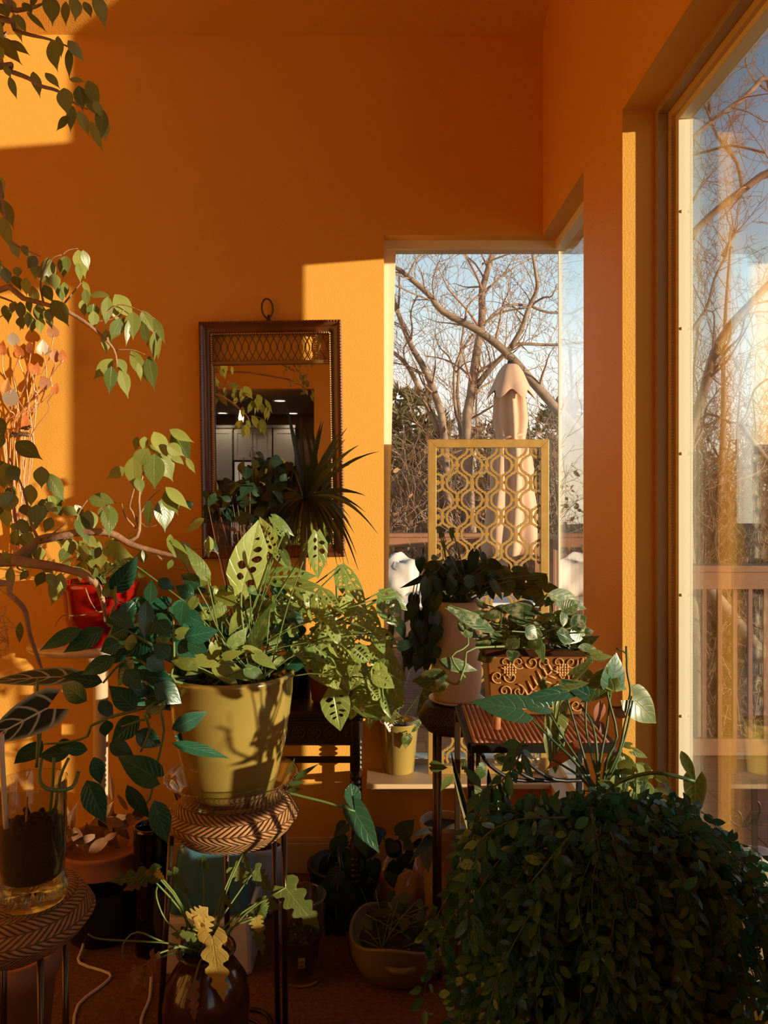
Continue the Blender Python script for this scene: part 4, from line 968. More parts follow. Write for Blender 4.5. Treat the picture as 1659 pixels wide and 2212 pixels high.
for pts, r in (([(790, 358), (880, 320), (895, 200), (890, 100), (900, 0), (930, -130)], .006), ([(1000, 440), (1100, 515), (1220, 545)], .0035), ([(890, 270), (850, 170), (830, 130), (850, 50), (870, -20)], .0035), ([(870, 270), (800, 190), (780, 110)], .0028),
               ([(895, 180), (960, 80), (1030, 20)], .0032), ([(545, 650), (580, 740), (620, 800)], .002), ([(250, 350), (200, 240), (170, 100), (140, 0), (60, -180)], .0045), ([(300, 330), (370, 280), (430, 230)], .003), ([(130, 440), (110, 520), (150, 540)], .004),
               ([(150, 300), (100, 220), (90, 100), (70, -40)], .004), ([(670, 800), (500, 830), (400, 830), (350, 900)], .0022), ([(480, 300), (500, 180), (560, 90)], .003), ([(1060, 435), (1150, 420), (1300, 400), (1400, 430)], .0025), ([(850, 170), (930, 260), (1000, 250)], .002)):
    B.tube(qs('C3', pts, 2.02, 2.0), [r, r*.4], 5)
B.tube([(tx, ty, .85)]+[(-1.15, 1.85, 1.18)]+qs('C3', [(0, 620), (60, 690), (150, 780), (175, 870), (190, 950), (240, 1100), (268, 1172)], 1.9), [.012, .010, .0085, .007, .0065, .006, .0055, .005, .003], 7)
for k in range(16):
    a = Q('C3', -20+uni(0, 40), 640+uni(0, 420), 1.88); B.tube([a, a+V((uni(.0, .03), 0, uni(-.03, .02))), a+V((uni(.0, .05), 0, uni(-.06, .03)))], [.0012, .0005], 4, sub=2)
B.tube([(tx, ty, 1.35), (-1.25, 2.0, 1.72)]+qs('C2', [(-40, 270), (150, 310), (300, 350), (420, 390), (540, 460), (650, 550), (730, 640), (750, 740)], 2.03, 2.0), [.012, .010, .008, .007, .006, .0055, .005, .004, .003, .002], 6)
for pts, r in (([(400, 355), (470, 270), (520, 210)], .003), ([(550, 460), (640, 455), (720, 440), (800, 380)], .0025), ([(740, 640), (850, 640), (930, 670)], .002), ([(650, 430), (760, 350), (900, 390), (990, 440)], .0022), ([(280, 340), (260, 200), (330, 60), (400, 30)], .003), ([(120, 300), (60, 200), (40, 120), (-60, 60)], .003), ([(400, 30), (440, 0), (500, -10)], .002), ([(0, 300), (100, 350), (0, 430)], .003)):
    B.tube(qs('C2', pts, 2.03), [r, r*.4], 5)
ML = [(230,40,185,110,60),(305,50,318,195,80),(410,40,405,165,66),(425,40,428,135,50),(500,0,540,145,84),(530,0,566,112,50),(500,80,515,190,42),(230,90,230,170,62),(25,115,50,210,64),(90,165,130,240,62),(170,175,160,278,68),(210,230,225,345,74),(280,225,330,322,62),(370,220,402,320,52),(345,150,356,245,62),(130,330,135,440,54),(250,340,255,465,68),(340,320,425,455,92),(310,375,320,462,52),(210,430,205,520,48),(260,430,255,527,52),(180,400,180,490,42),(530,200,572,275,34),(545,248,555,350,46),(575,285,692,285,62),(530,318,540,412,52),(600,390,600,492,58),(690,298,680,455,64),(735,285,838,425,92),(600,345,590,432,70),(740,365,750,442,62),(770,440,718,565,74),(850,395,850,545,88),(820,450,815,595,36),(908,388,975,515,68),(790,430,800,512,52),(985,435,1046,575,48),(920,465,935,605,58),(1000,515,990,685,64),(1022,560,1008,690,26),(680,508,680,650,58),(722,698,612,812,74),(715,745,700,897,72),(755,698,806,782,58),(775,758,816,922,68),(840,643,922,812,74),(955,678,975,864,78),(885,720,902,826,34)]
pleaves(F, 'C2', 2.03, big(ML), 'ficus', .04, .35)
ML2 = [(985,1163,1066,1308,88),(1110,1155,1202,1335,104),(1192,1330,1243,1418,36),(1085,1150,1220,1220,56),(880,1195,868,1275,46),(928,1195,915,1272,50),(950,1272,862,1395,96),(990,1305,985,1508,116),(1010,1302,1102,1455,116),(948,1250,1045,1300,44),(850,1325,856,1515,100),(800,1395,692,1455,66),(1070,1245,1165,1310,74),(1080,1298,1172,1362,46),(880,1455,905,1545,58),(1060,1518,1198,1642,64),(1065,1532,1128,1680,100),(100,1230,245,1320,96),(30,1360,60,1500,100),(20,1560,60,1640,110),(265,1385,265,1510,84),(310,1430,400,1590,80),(195,1500,195,1625,88),(570,1590,722,1612,92),(60,1380,110,1470,80),(-20,1380,10,1470,70),(-10,1070,20,1180,60),(10,1180,-10,1270,60)]
pleaves(F, 'C2', 2.0, big(ML2), 'ficus', .04, .3)
ML3 = [(1040,80,1062,265,116),(962,88,940,255,62),(700,120,700,300,92),(650,125,685,225,72),(560,155,592,275,92),(500,185,562,345,84),(398,140,492,182,62),(232,118,242,245,104),(290,108,368,160,52),(50,30,50,162,114),(42,155,40,255,78),(95,285,95,365,58),(250,388,250,478,68),(440,335,462,435,72),(1215,368,1108,465,98),(1308,208,1192,282,58),(1335,318,1340,445,58),(1090,308,1090,405,42),(1100,470,1080,535,36),(545,365,530,485,52),(392,558,338,745,94),(70,515,60,655,62),(280,548,238,640,64),(612,520,600,595,40),(910,408,922,480,20),(130,870,120,1000,42),(160,290,200,370,60),(180,540,130,600,44),(300,560,360,640,60),(20,420,60,500,60),(500,350,560,440,60),(640,390,600,470,50),(120,210,180,300,62),(330,200,290,290,60),(760,300,720,380,40),(480,120,520,210,60)]
pleaves(F, 'C3', 2.0, big(ML3), 'ficus', .05, .3)
for c in ((150, 260, 60), (330, 60, 80), (200, 450, 80), (60, 60, 70)):       # small hidden fill round the main joints
    for i in range(7):
        x, y = c[0]+uni(-90, 90), c[1]+uni(-70, 70); pleaves(F, 'C3', 2.08, [(x, y, x+uni(-50, 50), y+uni(50, 110), uni(50, 80))], 'ficus', .05, .4)
for i in range(26):
    x, y = uni(-160, 420), uni(60, 440); pleaves(F, 'C2', 2.10, [(x, y, x+uni(-50, 50), y+uni(60, 120), uni(45, 70))], 'ficus', .06, .4)
for i in range(14):
    x, y = uni(-200, 90), uni(1300, 1640); pleaves(F, 'C2', 2.08, [(x, y, x+uni(-50, 50), y+uni(80, 130), uni(60, 100))], 'ficus', .06, .4)
# top branches, in the shade
TD = 1.22
B.tube([(tx, ty-.1, 2.1), (-.95, 1.4, 2.32)]+qs('C1', [(-30, 110), (90, 190), (200, 225), (310, 250), (440, 300)], TD), [.009, .007, .005, .0032, .0028, .002, .0012], 6)
B.tube([(tx, ty-.1, 2.0), (-.95, 1.38, 2.14)]+qs('C1', [(-30, 430), (60, 455), (180, 500), (260, 550), (365, 580), (460, 650), (560, 700)], TD), [.009, .007, .005, .004, .0034, .003, .0025, .002, .001], 6)
B.tube([(tx, ty-.15, 2.3), (-.9, 1.35, 2.46)]+qs('C1', [(-30, -60), (60, 60), (200, 50), (270, 25)], TD), [.008, .006, .005, .004, .003, .0015], 6)
TL = [(320,-30,338,150,108),(420,10,418,165,62),(480,-20,490,130,88),(540,10,590,108,66),(610,-40,686,175,98),(150,15,208,88,60),(170,75,302,198,42),(88,85,127,275,78),(110,90,170,215,50),(330,255,362,455,98),(370,230,397,368,52),(435,258,541,395,76),(447,305,430,502,58),(8,110,12,180,40),(30,420,72,500,44),(60,490,105,635,50),(212,458,260,618,66),(290,465,388,562,66),(408,562,427,730,106),(505,548,526,712,86),(445,505,548,520,46),(560,515,632,695,92),(440,742,354,838,64),(465,676,445,845,68),(500,708,577,868,78),(565,615,620,742,74),(600,640,660,760,66),(650,690,652,895,86),(690,770,668,905,48),(580,775,650,965,60),(-20,20,60,110,110),(-40,120,20,260,70),(40,-20,90,90,90),(240,-40,180,50,60),(-10,300,25,370,50)]
pleaves(F, 'C1', TD, TL, 'ficus', .03, .3, r=None) if False else pleaves(F, 'C1', TD, TL, 'ficus', .03, .3)
leaf(F, Q('C1', -10, 240, 2.3), Q('C1', 130, 400, 2.28), S('C1', 90, 2.3), 'ficus'); leaf(F, Q('C1', 60, 260, 2.3), Q('C1', 190, 345, 2.3), S('C1', 60, 2.3), 'ficus'); leaf(F, Q('C1', -30, 330, 2.3), Q('C1', 20, 420, 2.28), S('C1', 60, 2.3), 'ficus')
B.tube([(tx, ty, 2.2), Q('C1', -80, 260, 2.3), Q('C1', 20, 245, 2.3), Q('C1', 70, 262, 2.3)], [.008, .005, .003, .002], 6)
EL = [(0, 1130, 20, 1240, 60), (5, 1270, 95, 1460, 90), (10, 1390, 72, 1600, 76), (75, 1555, 125, 1660, 66), (140, 1570, 200, 1650, 60), (-30, 1180, 5, 1330, 80)]
pleaves(F, 'C1', 2.03, EL, 'ficus', .03, .3)
B.tube([(-1.25, 2.0, 1.78), Q('C1', -60, 1240, 2.03), Q('C1', 5, 1260, 2.03), Q('C1', 30, 1400, 2.03), Q('C1', 80, 1550, 2.03), Q('C1', 260, 1640, 2.03)], [.008, .006, .004, .003, .0025, .0015], 6)
for i in range(60):                                # the rest of the crown, outside the picture
    a = V((uni(-1.9, -1.22), uni(1.45, 2.1), uni(1.5, 2.7))); pts = a+V((uni(-.06, .06), uni(-.06, .06), -uni(.07, .11)))
    leaf(F, a, pts, uni(.03, .045), 'ficus')
B.build('branches', M['bark'], FIG); F.build('foliage', L_ficus, FIG)

# plants of the red pot and round it
F, St = MB(), MB()
for i in range(26):
    b = V((rx, ry, 1.10)); e = R3((rx+.02, ry-.03, 1.22), .17, .07, .09)
    St.tube([b+V((uni(-.04, .04), uni(-.04, .04), 0)), lerp(b, e, .6)+V((0, 0, .03)), e], .0018, 4, sub=2)
    leaf(F, e, e+V((uni(-.06, .06), uni(-.06, .01), uni(-.08, .03))), uni(.035, .05), 'ficus')
St.build('stems', M['stem'], REDPOT); F.build('foliage', L_ficus, REDPOT)

# the big olive pot: golden pothos, lime leaves, swiss cheese leaves and blue-green vines
St = MB(); Fp, Fl, Fm, Fc = MB(), MB(), MB(), MB()
top = V((px_, py_, .97))
def aimpot(b): return V((px_+uni(-.10, .10), py_+uni(-.10, .10), .965))
pleaves(Fl, 'M2', 1.86, [(222,1092,-60,1050,112),(240,1098,492,1242,104),(222,1128,392,1268,110),(205,960,240,1090,96),(275,1058,425,1020,70),(420,1000,560,1010,60)], 'heart', .02, .2, stem=St, aim=aimpot)
pleaves(Fp, 'M2', 1.88, [(358,650,195,622,104),(270,690,165,808,96),(335,985,445,855,130),(395,750,312,908,90),(150,480,0,250,100),(170,500,30,560,70),(500,1040,660,1145,90),(60,1120,-110,1080,100),(-60,900,60,860,90),(480,1000,600,680,120),(80,640,0,760,80),(460,560,520,620,60),(140,1100,0,1200,100),(700,300,760,440,60),(440,1140,580,1215,110),(-100,240,60,420,90)], 'heart', .06, .3, stem=St, aim=aimpot)
pleaves(Fp, 'C3', 1.92, [(680,390,842,455,115),(700,700,690,600,90)], 'heart', .03, .2, stem=St, aim=aimpot)
pleaves(Fm, 'M2', 1.93, [(402,595,530,80,300)], 'monst', .0, .05, curl=.05, nrm=V((.55, -1, .25)))
St.tube([Q('M2', 402, 595, 1.93), Q('M2', 400, 700, 1.93), Q('M2', 415, 850, 1.93), aimpot(0)], .0032, 6)
pleaves(Fm, 'M2', 1.96, [(640,300,530,50,130),(700,190,625,60,70),(945,165,960,505,150),(905,220,850,320,80),(640,290,735,420,70)], 'monst', .04, .3, stem=St, aim=aimpot)
pleaves(Fp, 'M2', 1.97, [(625,60,790,190,80),(720,170,700,300,70)], 'heart', .02, .2, stem=St, aim=aimpot)
MV = [(1110,405,1140,620,120),(1130,410,1310,720,110),(1400,640,1560,840,200),(1390,600,1600,720,150),(850,925,1092,1112,150),(1040,930,1250,1085,180),(1080,1040,1195,1235,130),(1330,980,1360,1120,120),(1420,1050,1535,1170,150),(1480,1240,1555,1430,120),(1380,1100,1425,1310,150),(1260,740,1430,900,130),(1350,890,1440,1040,110),(720,535,1112,665,150),(580,490,930,470,150),(1290,990,1330,1100,100),(620,640,830,700,110),(760,700,900,820,100),(980,770,1140,880,120),(860,1110,1100,1270,130),(1210,1100,1330,1260,130),(1330,760,1390,920,100),(1150,560,1290,640,100),(520,660,640,780,100),(560,700,600,990,130),(690,860,640,1040,110),(1410,1180,1540,1260,110),(1310,1260,1400,1380,110),(1430,1330,1480,1500,120),(1320,1480,1330,1580,80),(1250,1180,1180,1300,90),(940,840,1080,930,100),(820,560,990,640,90)]
AV = lambda b: V((wx+uni(-.07, .07), wy+uni(-.07, .07), tz+.17)) if uni(0, 1) < .5 else aimpot(b)
pleaves(Fm, 'M2', 2.06, MV[:17], 'monst', .10, .35, stem=St, aim=aimpot, wave=.01)
# cascading cheese vine of the wicker pot
St2, Fm2 = MB(), MB(); aimb = lambda b: V((wx+uni(-.07, .07), wy-.05+uni(-.04, .04), tz+.165))
pleaves(Fm2, 'M2', 2.36, [(1060,1290,1112,1595,215,'monst'),(1215,1400,1572,1400,185,'monst'),(1330,1290,1560,1330,120)]+MV[17:], 'monst', .09, .3, wave=.012)
for i in range(120):
    x, y = uni(600, 1460), 540+uni(0, 780)
    if y > 900+(x-700)*.9 or y < 560+(x-1100)*.75*(x > 1100): continue
    L = uni(150, 250); pleaves(Fm2 if i % 2 else Fm, 'M2', 2.4 if i % 2 else 2.02, [(x, y, x+uni(-70, 170), y+uni(60, 200), L*.58)], 'monst', .10, .35, wave=.012)
for i in range(26):
    x = uni(1120, 1480); y = uni(900, 1400)
    pleaves(Fm2, 'M2', 2.40, [(x, y, x+uni(-50, 110), y+uni(80, 170), uni(80, 120))], 'monst', .06, .35, wave=.012)
for pts in ([(900, 900), (1010, 840), (1180, 760), (1300, 700), (1400, 640)], [(900, 860), (1100, 870), (1260, 890), (1360, 930), (1400, 1180), (1420, 1380)], [(1060, 800), (1090, 700), (1085, 520), (1110, 410)], [(1170, 1240), (1160, 1330), (1120, 1450)], [(940, 830), (1200, 820), (1340, 900), (1400, 1100), (1500, 1300)]):
    St2.tube([aimb(0)]+qs('M2', pts, 2.3, 2.3), [.005, .0035], 6)
St2.build('stems', M['stem'], BASK); Fm2.build('foliage', L_monst, BASK)
CV = [(745,650,885,458,150,'heart'),(770,860,880,715,110),(935,735,938,985,112),(965,745,962,598,100),(1175,735,1150,905,125),(1180,965,1405,925,125),(520,915,240,1045,105),(665,915,395,1065,130),(740,1100,505,1205,115),(655,1255,385,1210,115),(555,1375,365,1245,135),(870,1435,700,1265,150),(920,1215,1115,1240,115),(990,1270,1168,1392,150),(640,1375,725,1485,92),(890,1475,705,1650,145),(1100,1555,1335,1450,115),(870,1575,1040,1665,130),(1120,1600,1410,1665,120),(680,1500,680,1615,92),(855,1115,735,1285,140),(960,955,795,1105,140),(1085,1095,980,1005,120),(1180,820,1300,880,110),(1120,1000,1250,1100,110),(880,1000,780,1000,110),(1000,860,1090,960,120),(820,900,700,960,120),(1200,1000,1330,1060,110),(760,1000,640,1060,120),(1060,1180,960,1290,120),(800,1180,900,1300,120),(940,1100,1060,1180,120),(720,820,860,900,110),(1280,640,1150,560,100),(1240,700,1120,640,100),(1010,600,1120,660,80)]
pleaves(Fc, 'C3', 1.84, CV, 'lance', .05, .35)
pleaves(Fc, 'C4', 1.80, [(270,0,75,190,130),(450,75,230,95,110),(1005,235,735,100,185,'heart'),(600,105,655,290,100),(555,255,668,535,160),(815,285,950,522,115),(985,385,1080,665,150),(830,165,850,235,64),(1100,15,1472,98,85),(560,60,380,40,90),(700,20,860,90,110),(470,20,330,60,100)], 'lance', .03, .3)
for pts, d in (([(1120, 1250), (1115, 1100), (1110, 830)], 1.85), ([(775, 905), (740, 760), (738, 640)], 1.84), ([(1000, 1190), (900, 1120), (780, 1130), (660, 1260)], 1.84), ([(985, 1390), (960, 1480), (900, 1500), (780, 1540)], 1.83), ([(1040, 1390), (1050, 1560), (1010, 1760), (960, 2000), (900, 2040)], 1.80), ([(700, 1480), (560, 1600), (420, 1640), (280, 1650)], 1.80), ([(960, 1420), (960, 1560), (900, 1700)], 1.82)):
    St.tube([aimpot(0)]+qs('C3', pts, d), [.004, .0024], 6)
for i in range(70):
    x, y = uni(780, 1200), uni(720, 1400); a = uni(0, 6.28)
    pleaves(Fc, 'C3', 1.95, [(x, y, x+150*math.cos(a), y+70*math.sin(a)+60, uni(85, 120))], 'lance', .07, .4)
for i in range(60):                                # dark leaves low in the middle, between the stalks
    x, y = uni(-60, 820), uni(560, 1120); pleaves(Fc, 'M2', 2.04, [(x, y, x+uni(-150, 150), y+uni(-60, 130), uni(90, 140))], 'lance', .05, .4)
for i in range(60):
    x, y = uni(0, 760), uni(560, 1150); pleaves(Fp if i % 3 else Fm, 'M2', 2.02, [(x, y, x+uni(-90, 90), y+uni(-90, 90), uni(90, 150))], 'heart' if i % 3 else 'monst', .08, .4, stem=St, aim=aimpot)
# nodding philodendron leaf on its long stalk and the few stalks behind the saucer
St.build('stems', M['stem'], BIGPOT); Fp.build('pothos_foliage', L_pothos, BIGPOT); Fl.build('lime_foliage', L_lime, BIGPOT); Fm.build('cheese_plant_foliage', L_monst, BIGPOT); Fc.build('vine_foliage', L_cebu, BIGPOT)

# dragon tree and peperomia in front of the mirror
F = MB(); St = MB(); hc = Q('M1', 862, 1590, 2.70)
St.tube([(-.31, 2.765, tz+.1), (-.29, 2.75, 1.1), hc], [.014, .012, .011], 8); St.build('trunk', M['bark'], DRAC)
ends = [(720,878),(822,970),(990,1030),(975,1022),(1162,1075),(1150,1155),(1245,1200),(1390,1245),(1292,1562),(1290,1680),(1380,1835),(1230,1985),(1242,2100),(1150,1905),(1060,1950),(960,2050),(640,1720),(600,1645),(700,1500),(1110,1100),(1060,1160),(1180,1340),(1100,1700),(900,2100),(820,2080),(760,1950),(700,1850),(1180,1760),(1000,1880),(1140,2000),(860,1990),(660,1560),(780,1380),(940,1250),(1040,1300),(1210,1830),(1090,2060)]
for i in range(46):
    ends.append((862+uni(-260, 330), 1560+uni(60, 520)))
for i_, (ex, ey) in enumerate(ends):
    e = Q('M1', ex, ey, 2.68+uni(-.20, .14)); up = max(0, (hc.z-e.z))*.45+.035*(abs(e.x-hc.x)*6)
    m1 = lerp(hc, e, .35)+V((0, 0, up*.75)); m2 = lerp(hc, e, .7)+V((0, 0, up*.7))
    pts = []
    for i in range(13):
        k = i/12; pts.append((1-k)**3*hc+3*(1-k)**2*k*m1+3*(1-k)*k*k*m2+k**3*e)
    w = uni(.006, .0095) if i_ < 37 else uni(.0032, .0055); vs, fs, uv = [], [], []; r = RND.random()
    side = (e-hc).cross(V((0, -1, .3))).normalized()
    for i, p in enumerate(pts):
        k = i/12; hw = w*min(1, .5+2*k)*(1-k**2.2)+.0004
        vs += [p-side*hw+V((0, -.004, .002))*(1 if i < 9 else 0), p+V((0, .0, -hw*.3)), p+side*hw]; uv += [(0, k), (.5, k), (1, k)]
    for i in range(12):
        for j in range(2): fs.append((i*3+j, i*3+j+1, i*3+j+4, i*3+j+3))
    F.add(vs, fs, uv, r)
F.build('foliage', L_dracl, DRAC)
F, St = MB(), MB()
for i in range(150):
    x, y = uni(150, 720), 1290+uni(0, 460)
    if y < 1290+abs(x-600)*.75-60: continue
    b = Q('M1', x, y, 2.66+uni(-.12, .10)); e = b+V((uni(-.05, .05), uni(-.05, .02), uni(-.05, .035)))
    leaf(F, b, e, uni(.034, .05), 'heart', V((uni(-.6, .6), -1, uni(0, 1))), .1, .2)
    if i % 3 == 0: St.tube([b, lerp(b, V((-.48, 2.70, tz+.12)), .5)+V((uni(-.02, .02), 0, .03)), (-.48+uni(-.03, .03), 2.70+uni(-.03, .03), tz+.12)], .0018, 4, sub=2)
for x0, y0, x1, y1 in ((300, 1490, 310, 1650), (385, 1380, 385, 1640), (330, 1490, 350, 1700), (530, 1420, 520, 1600), (420, 1290, 430, 1640)):
    St.tube([Q('M1', x0, y0, 2.66), Q('M1', (x0+x1)/2+6, (y0+y1)/2, 2.68), Q('M1', x1, y1, 2.7), (-.48+uni(-.03, .03), 2.70, tz+.12)], .0016, 4, sub=2)
pleaves(F, 'M1', 2.5, [(130,1730,15,1800,70),(215,1540,160,1660,60),(165,1860,165,1990,64),(60,1640,-20,1600,50),(330,1600,250,1560,50),(610,1300,705,1330,90),(520,1310,480,1370,80),(680,1420,735,1450,80),(440,1560,430,1660,64),(180,1860,250,2000,40)], 'ficus', .03, .3)
St.build('stems', M['twig'], PEP); F.build('foliage', L_dark, PEP)

# lobed philodendron in the dark brown jar
F, Fy, Fd, St = MB(), MB(), MB(), MB()
mouth = V((bx_, by_, .31))
def stalk(p, d=.0022, mat_=None):
    p = V(p); St.tube([p, lerp(p, mouth, .5)+V((0, 0, .02)), mouth+V((uni(-.03, .03), uni(-.03, .03), 0))], [d, d*1.3], 5)
def phil(Fo, c, d, it, k='lobed', cu=.1, nr=None):
    bx, by, tx2, ty2, w = it; b = Q(c, bx, by, d); leaf(Fo, b, Q(c, tx2, ty2, d+uni(-.02, .02)), S(c, w, d), k, nr or V((uni(-.3, .3), -1, uni(0, .4))), cu, .15, None, .008); stalk(b)
phil(Fy, 'M4', 1.798, (440, 760, 492, 1180, 190))
phil(Fy, 'M4', 1.819, (330, 660, 410, 585, 150)); phil(Fy, 'M4', 1.819, (390, 650, 385, 785, 130))
phil(Fd, 'M4', 1.809, (325, 1050, 330, 1280, 80)); phil(Fd, 'M4', 1.841, (95, 865, 20, 1080, 70)); phil(Fd, 'C4', 1.841, (960, 870, 780, 970, 100))
phil(F, 'C4', 1.841, (990, 850, 680, 905, 120)); phil(Fy, 'C4', 1.841, (1000, 840, 1050, 890, 60)); phil(Fd, 'C4', 1.863, (880, 1460, 830, 1615, 90))
phil(F, 'M4', 2.014, (880, 460, 1078, 725, 180)); phil(F, 'M4', 1.993, (700, 640, 732, 885, 110)); phil(Fy, 'M4', 1.982, (695, 645, 720, 745, 100))
phil(F, 'M4', 2.036, (570, 340, 650, 450, 110)); phil(F, 'M4', 2.058, (690, 360, 788, 485, 110)); phil(F, 'M4', 2.014, (720, 545, 770, 610, 100)); phil(F, 'M4', 2.014, (690, 560, 760, 660, 110))
phil(F, 'M4', 1.993, (375, 290, 415, 360, 60)); phil(F, 'M4', 1.928, (205, 370, 300, 520, 70)); phil(F, 'M4', 1.949, (500, 495, 560, 605, 50)); phil(F, 'M4', 1.863, (330, 745, 190, 745, 80)); phil(F, 'M4', 2.036, (620, 260, 680, 400, 50)); phil(F, 'M4', 2.058, (780, 560, 840, 590, 80))
for pts in ([(560, 1235), (640, 1270), (900, 1285), (1100, 1300)], [(790, 1400), (790, 1300), (880, 1225), (1050, 1290)], [(1010, 920), (1000, 1000), (1060, 1150), (1150, 1230)]):
    St.tube(qs('C4', pts, 1.86)+[mouth], .0022, 5)
St.build('stems', M['stem'], BROWN); F.build('foliage', L_phil, BROWN); Fy.build('yellowed_foliage', L_yel, BROWN); Fd.build('withered_foliage', M['dry'], BROWN)

# floor plants in the middle
F, St = MB(), MB()
for i in range(52):
    x, y = uni(0, 310), uni(250, 860); a = uni(-.8, .8)
    b = Q('W4', x, y, 2.62+uni(-.07, .07)); leaf(F, b, b+V((.075*math.sin(a), uni(-.03, .02), -.075*math.cos(a))), uni(.05, .065), 'heart', V((uni(-.5, .5), -1, uni(0, .5))), .1, .2)
    if i % 2: St.tube([b, lerp(b, V((-.16, 2.70, .17)), .5)+V((0, 0, .05)), (-.16+uni(-.05, .05), 2.70, .15)], .0018, 4, sub=2)
pleaves(F, 'W4', 2.58, [(130,560,190,730,66),(60,300,150,340,110),(130,220,60,300,80)], 'heart')
St.build('stems', M['stem'], HEART); F.build('foliage', L_dark, HEART)
F, St, F2 = MB(), MB(), MB()
pleaves(F, 'W4', 2.62, [(450,290,540,195,115),(345,300,310,230,80),(420,330,370,400,100),(390,490,422,612,90),(430,440,450,540,120),(480,400,530,500,110),(400,350,470,420,110),(520,330,470,380,70),(540,350,600,300,50)], 'heart', .02, .3, stem=St, aim=lambda b: V((.057+uni(-.03, .03), 2.74, .15)))
pleaves(F2, 'W4', 2.55, [(600,335,640,520,115)], 'heart', .0, .1, stem=St, aim=lambda b: V((.07, 2.74, .15)))
St.build('stems', M['stem'], ORB); F.build('foliage', L_dark, ORB); F2.build('pale_leaf', leafmat('grey_green_leaf', (.12, .14, .08), (.16, .18, .10), (.22, .24, .15), .6, .2, .4), ORB)
F, St = MB(), MB(); ab = lambda b: V((.046+uni(-.08, .08), 2.41+uni(-.08, .08), .09))
pleaves(F, 'W4', 2.38, [(390,735,245,795,60),(455,645,500,690,70),(600,790,470,700,80),(640,770,735,700,56),(665,825,545,820,56),(550,985,550,1092,92),(370,945,380,1045,105),(690,935,760,1000,92),(200,955,175,1065,96),(520,920,525,1000,55),(420,985,470,1030,60),(350,840,380,900,60),(240,850,330,850,50),(150,910,200,950,50),(390,900,400,980,70),(600,720,610,750,50),(560,680,600,720,44)], 'heart', .05, .3, stem=St, aim=ab)
for i in range(20):
    b = R3((.046, 2.41, .17), .11, .10, .05); leaf(F, b, b+V((uni(-.04, .04), uni(-.04, .02), uni(-.03, .02))), uni(.025, .04), 'heart'); St.tube([b, ab(0)], .0015, 4, False)
St.build('stems', M['stem'], BOWL); F.build('foliage', L_moss, BOWL)
# long stalk with a single arrow leaf, growing from the ribbed pot behind the stand
F, St = MB(), MB(); lb_ = Q('M3', 1362, 805, 2.30)
St.tube([(-.425, 2.74, .20), (-.42, 2.6, .55), Q('M3', 850, 650, 2.33), Q('M3', 950, 690, 2.3), Q('M3', 1150, 740, 2.3), lb_], [.005, .0045, .0042, .004, .0036, .003], 6)
leaf(F, lb_, Q('M3', 1530, 1100, 2.27), S('M3', 165, 2.28), 'arrow', V((.25, -1, -.1)), .06, .3)
leaf(F, lb_+V((0, .002, 0)), Q('M3', 1335, 615, 2.32), S('M3', 120, 2.3), 'paddle', V((.25, -1, -.1)), .05, .2)
F.build('leaf', L_anthd, AR); St.build('stalk', M['stem'], AR)
F, St = MB(), MB()
pleaves(F, 'M3', 2.36, [(900,600,1110,490,40),(890,590,945,450,46),(900,620,1020,600,34),(880,640,960,690,50),(900,660,1000,650,30)], 'lance', .03, .2)
F.build('dark_foliage', L_phil, AR)

# small pothos on the sill
F, St = MB(), MB(); asl = lambda b: V((sx_+uni(-.04, .04), sy_+uni(-.03, .03), SILL+.175))
pleaves(F, 'W3', 2.90, [(440,175,305,385,150,'heart',-.25),(250,470,245,555,62),(170,330,120,270,70),(210,320,190,240,60),(80,320,40,420,60),(60,360,20,300,60),(150,400,190,300,60),(270,440,340,380,50),(110,360,70,400,50)], 'heart', .04, .3, stem=St, aim=asl)
St.build('stems', M['stem'], SILLPOT); F.build('foliage', leafmat('pale_edged_leaf', (.035, .075, .02), (.12, .15, .03), (.2, .2, .08), .4, .25, .32, marble=(.42, .36, .10), mamt=.6), SILLPOT)

# heart-leaf vine of the cream urn
F, Fb, St = MB(), MB(), MB(); um = V((ux, uy, uz+.30))
au = lambda b: V((ux+uni(-.05, .05), uy+uni(-.05, .05), uz+.30))
pleaves(F, 'W2', 2.34, [(390,845,400,955,78),(440,965,262,1055,48),(440,985,415,1135,92),(750,805,722,1005,84),(800,815,835,905,46),(570,855,650,905,70),(170,1400,215,1285,66),(250,1265,290,1395,74),(250,1435,365,1400,72),(520,880,440,960,70),(690,1000,800,1000,90),(620,990,560,1050,80),(860,1060,880,1130,50),(660,1010,690,1150,80),(500,1000,540,1090,60),(600,990,660,1060,60),(590,1380,600,1480,62),(360,1480,430,1430,60),(450,1420,470,1500,70),(500,1440,515,1520,60)], 'heart', .05, .3)
for i in range(70):
    x, y = uni(440, 880), uni(860, 1010)+max(0, abs(uni(-1, 1))*30); b = Q('W2', x, y, 2.40+uni(-.09, .10)); a = uni(-1.2, 1.2)
    leaf(F, b, b+V((.05*math.sin(a), uni(-.03, .02), -.05*math.cos(a)+.01)), uni(.03, .042), 'heart')
    if i % 3 == 0: St.tube([b, lerp(b, um, .5)+V((0, 0, .03)), au(0)], .0016, 4, sub=2)
for i in range(46):
    x, y = uni(330, 520), uni(1050, 1500); b = Q('W2', x, y, 2.38+uni(-.07, .08)); a = uni(-.5, .5)
    leaf(F, b, b+V((.065*math.sin(a), uni(-.02, .02), -.065*math.cos(a))), uni(.036, .05), 'heart')
for i in range(9):
    x = 340+i*22; St.tube([au(0), Q('W2', lerp(x, 520, .3), 960, 2.36), Q('W2', x, 1100, 2.38), Q('W2', x+uni(-20, 20), 1300, 2.38), Q('W2', x+uni(-20, 20), 1480, 2.38)], .0016, 4)
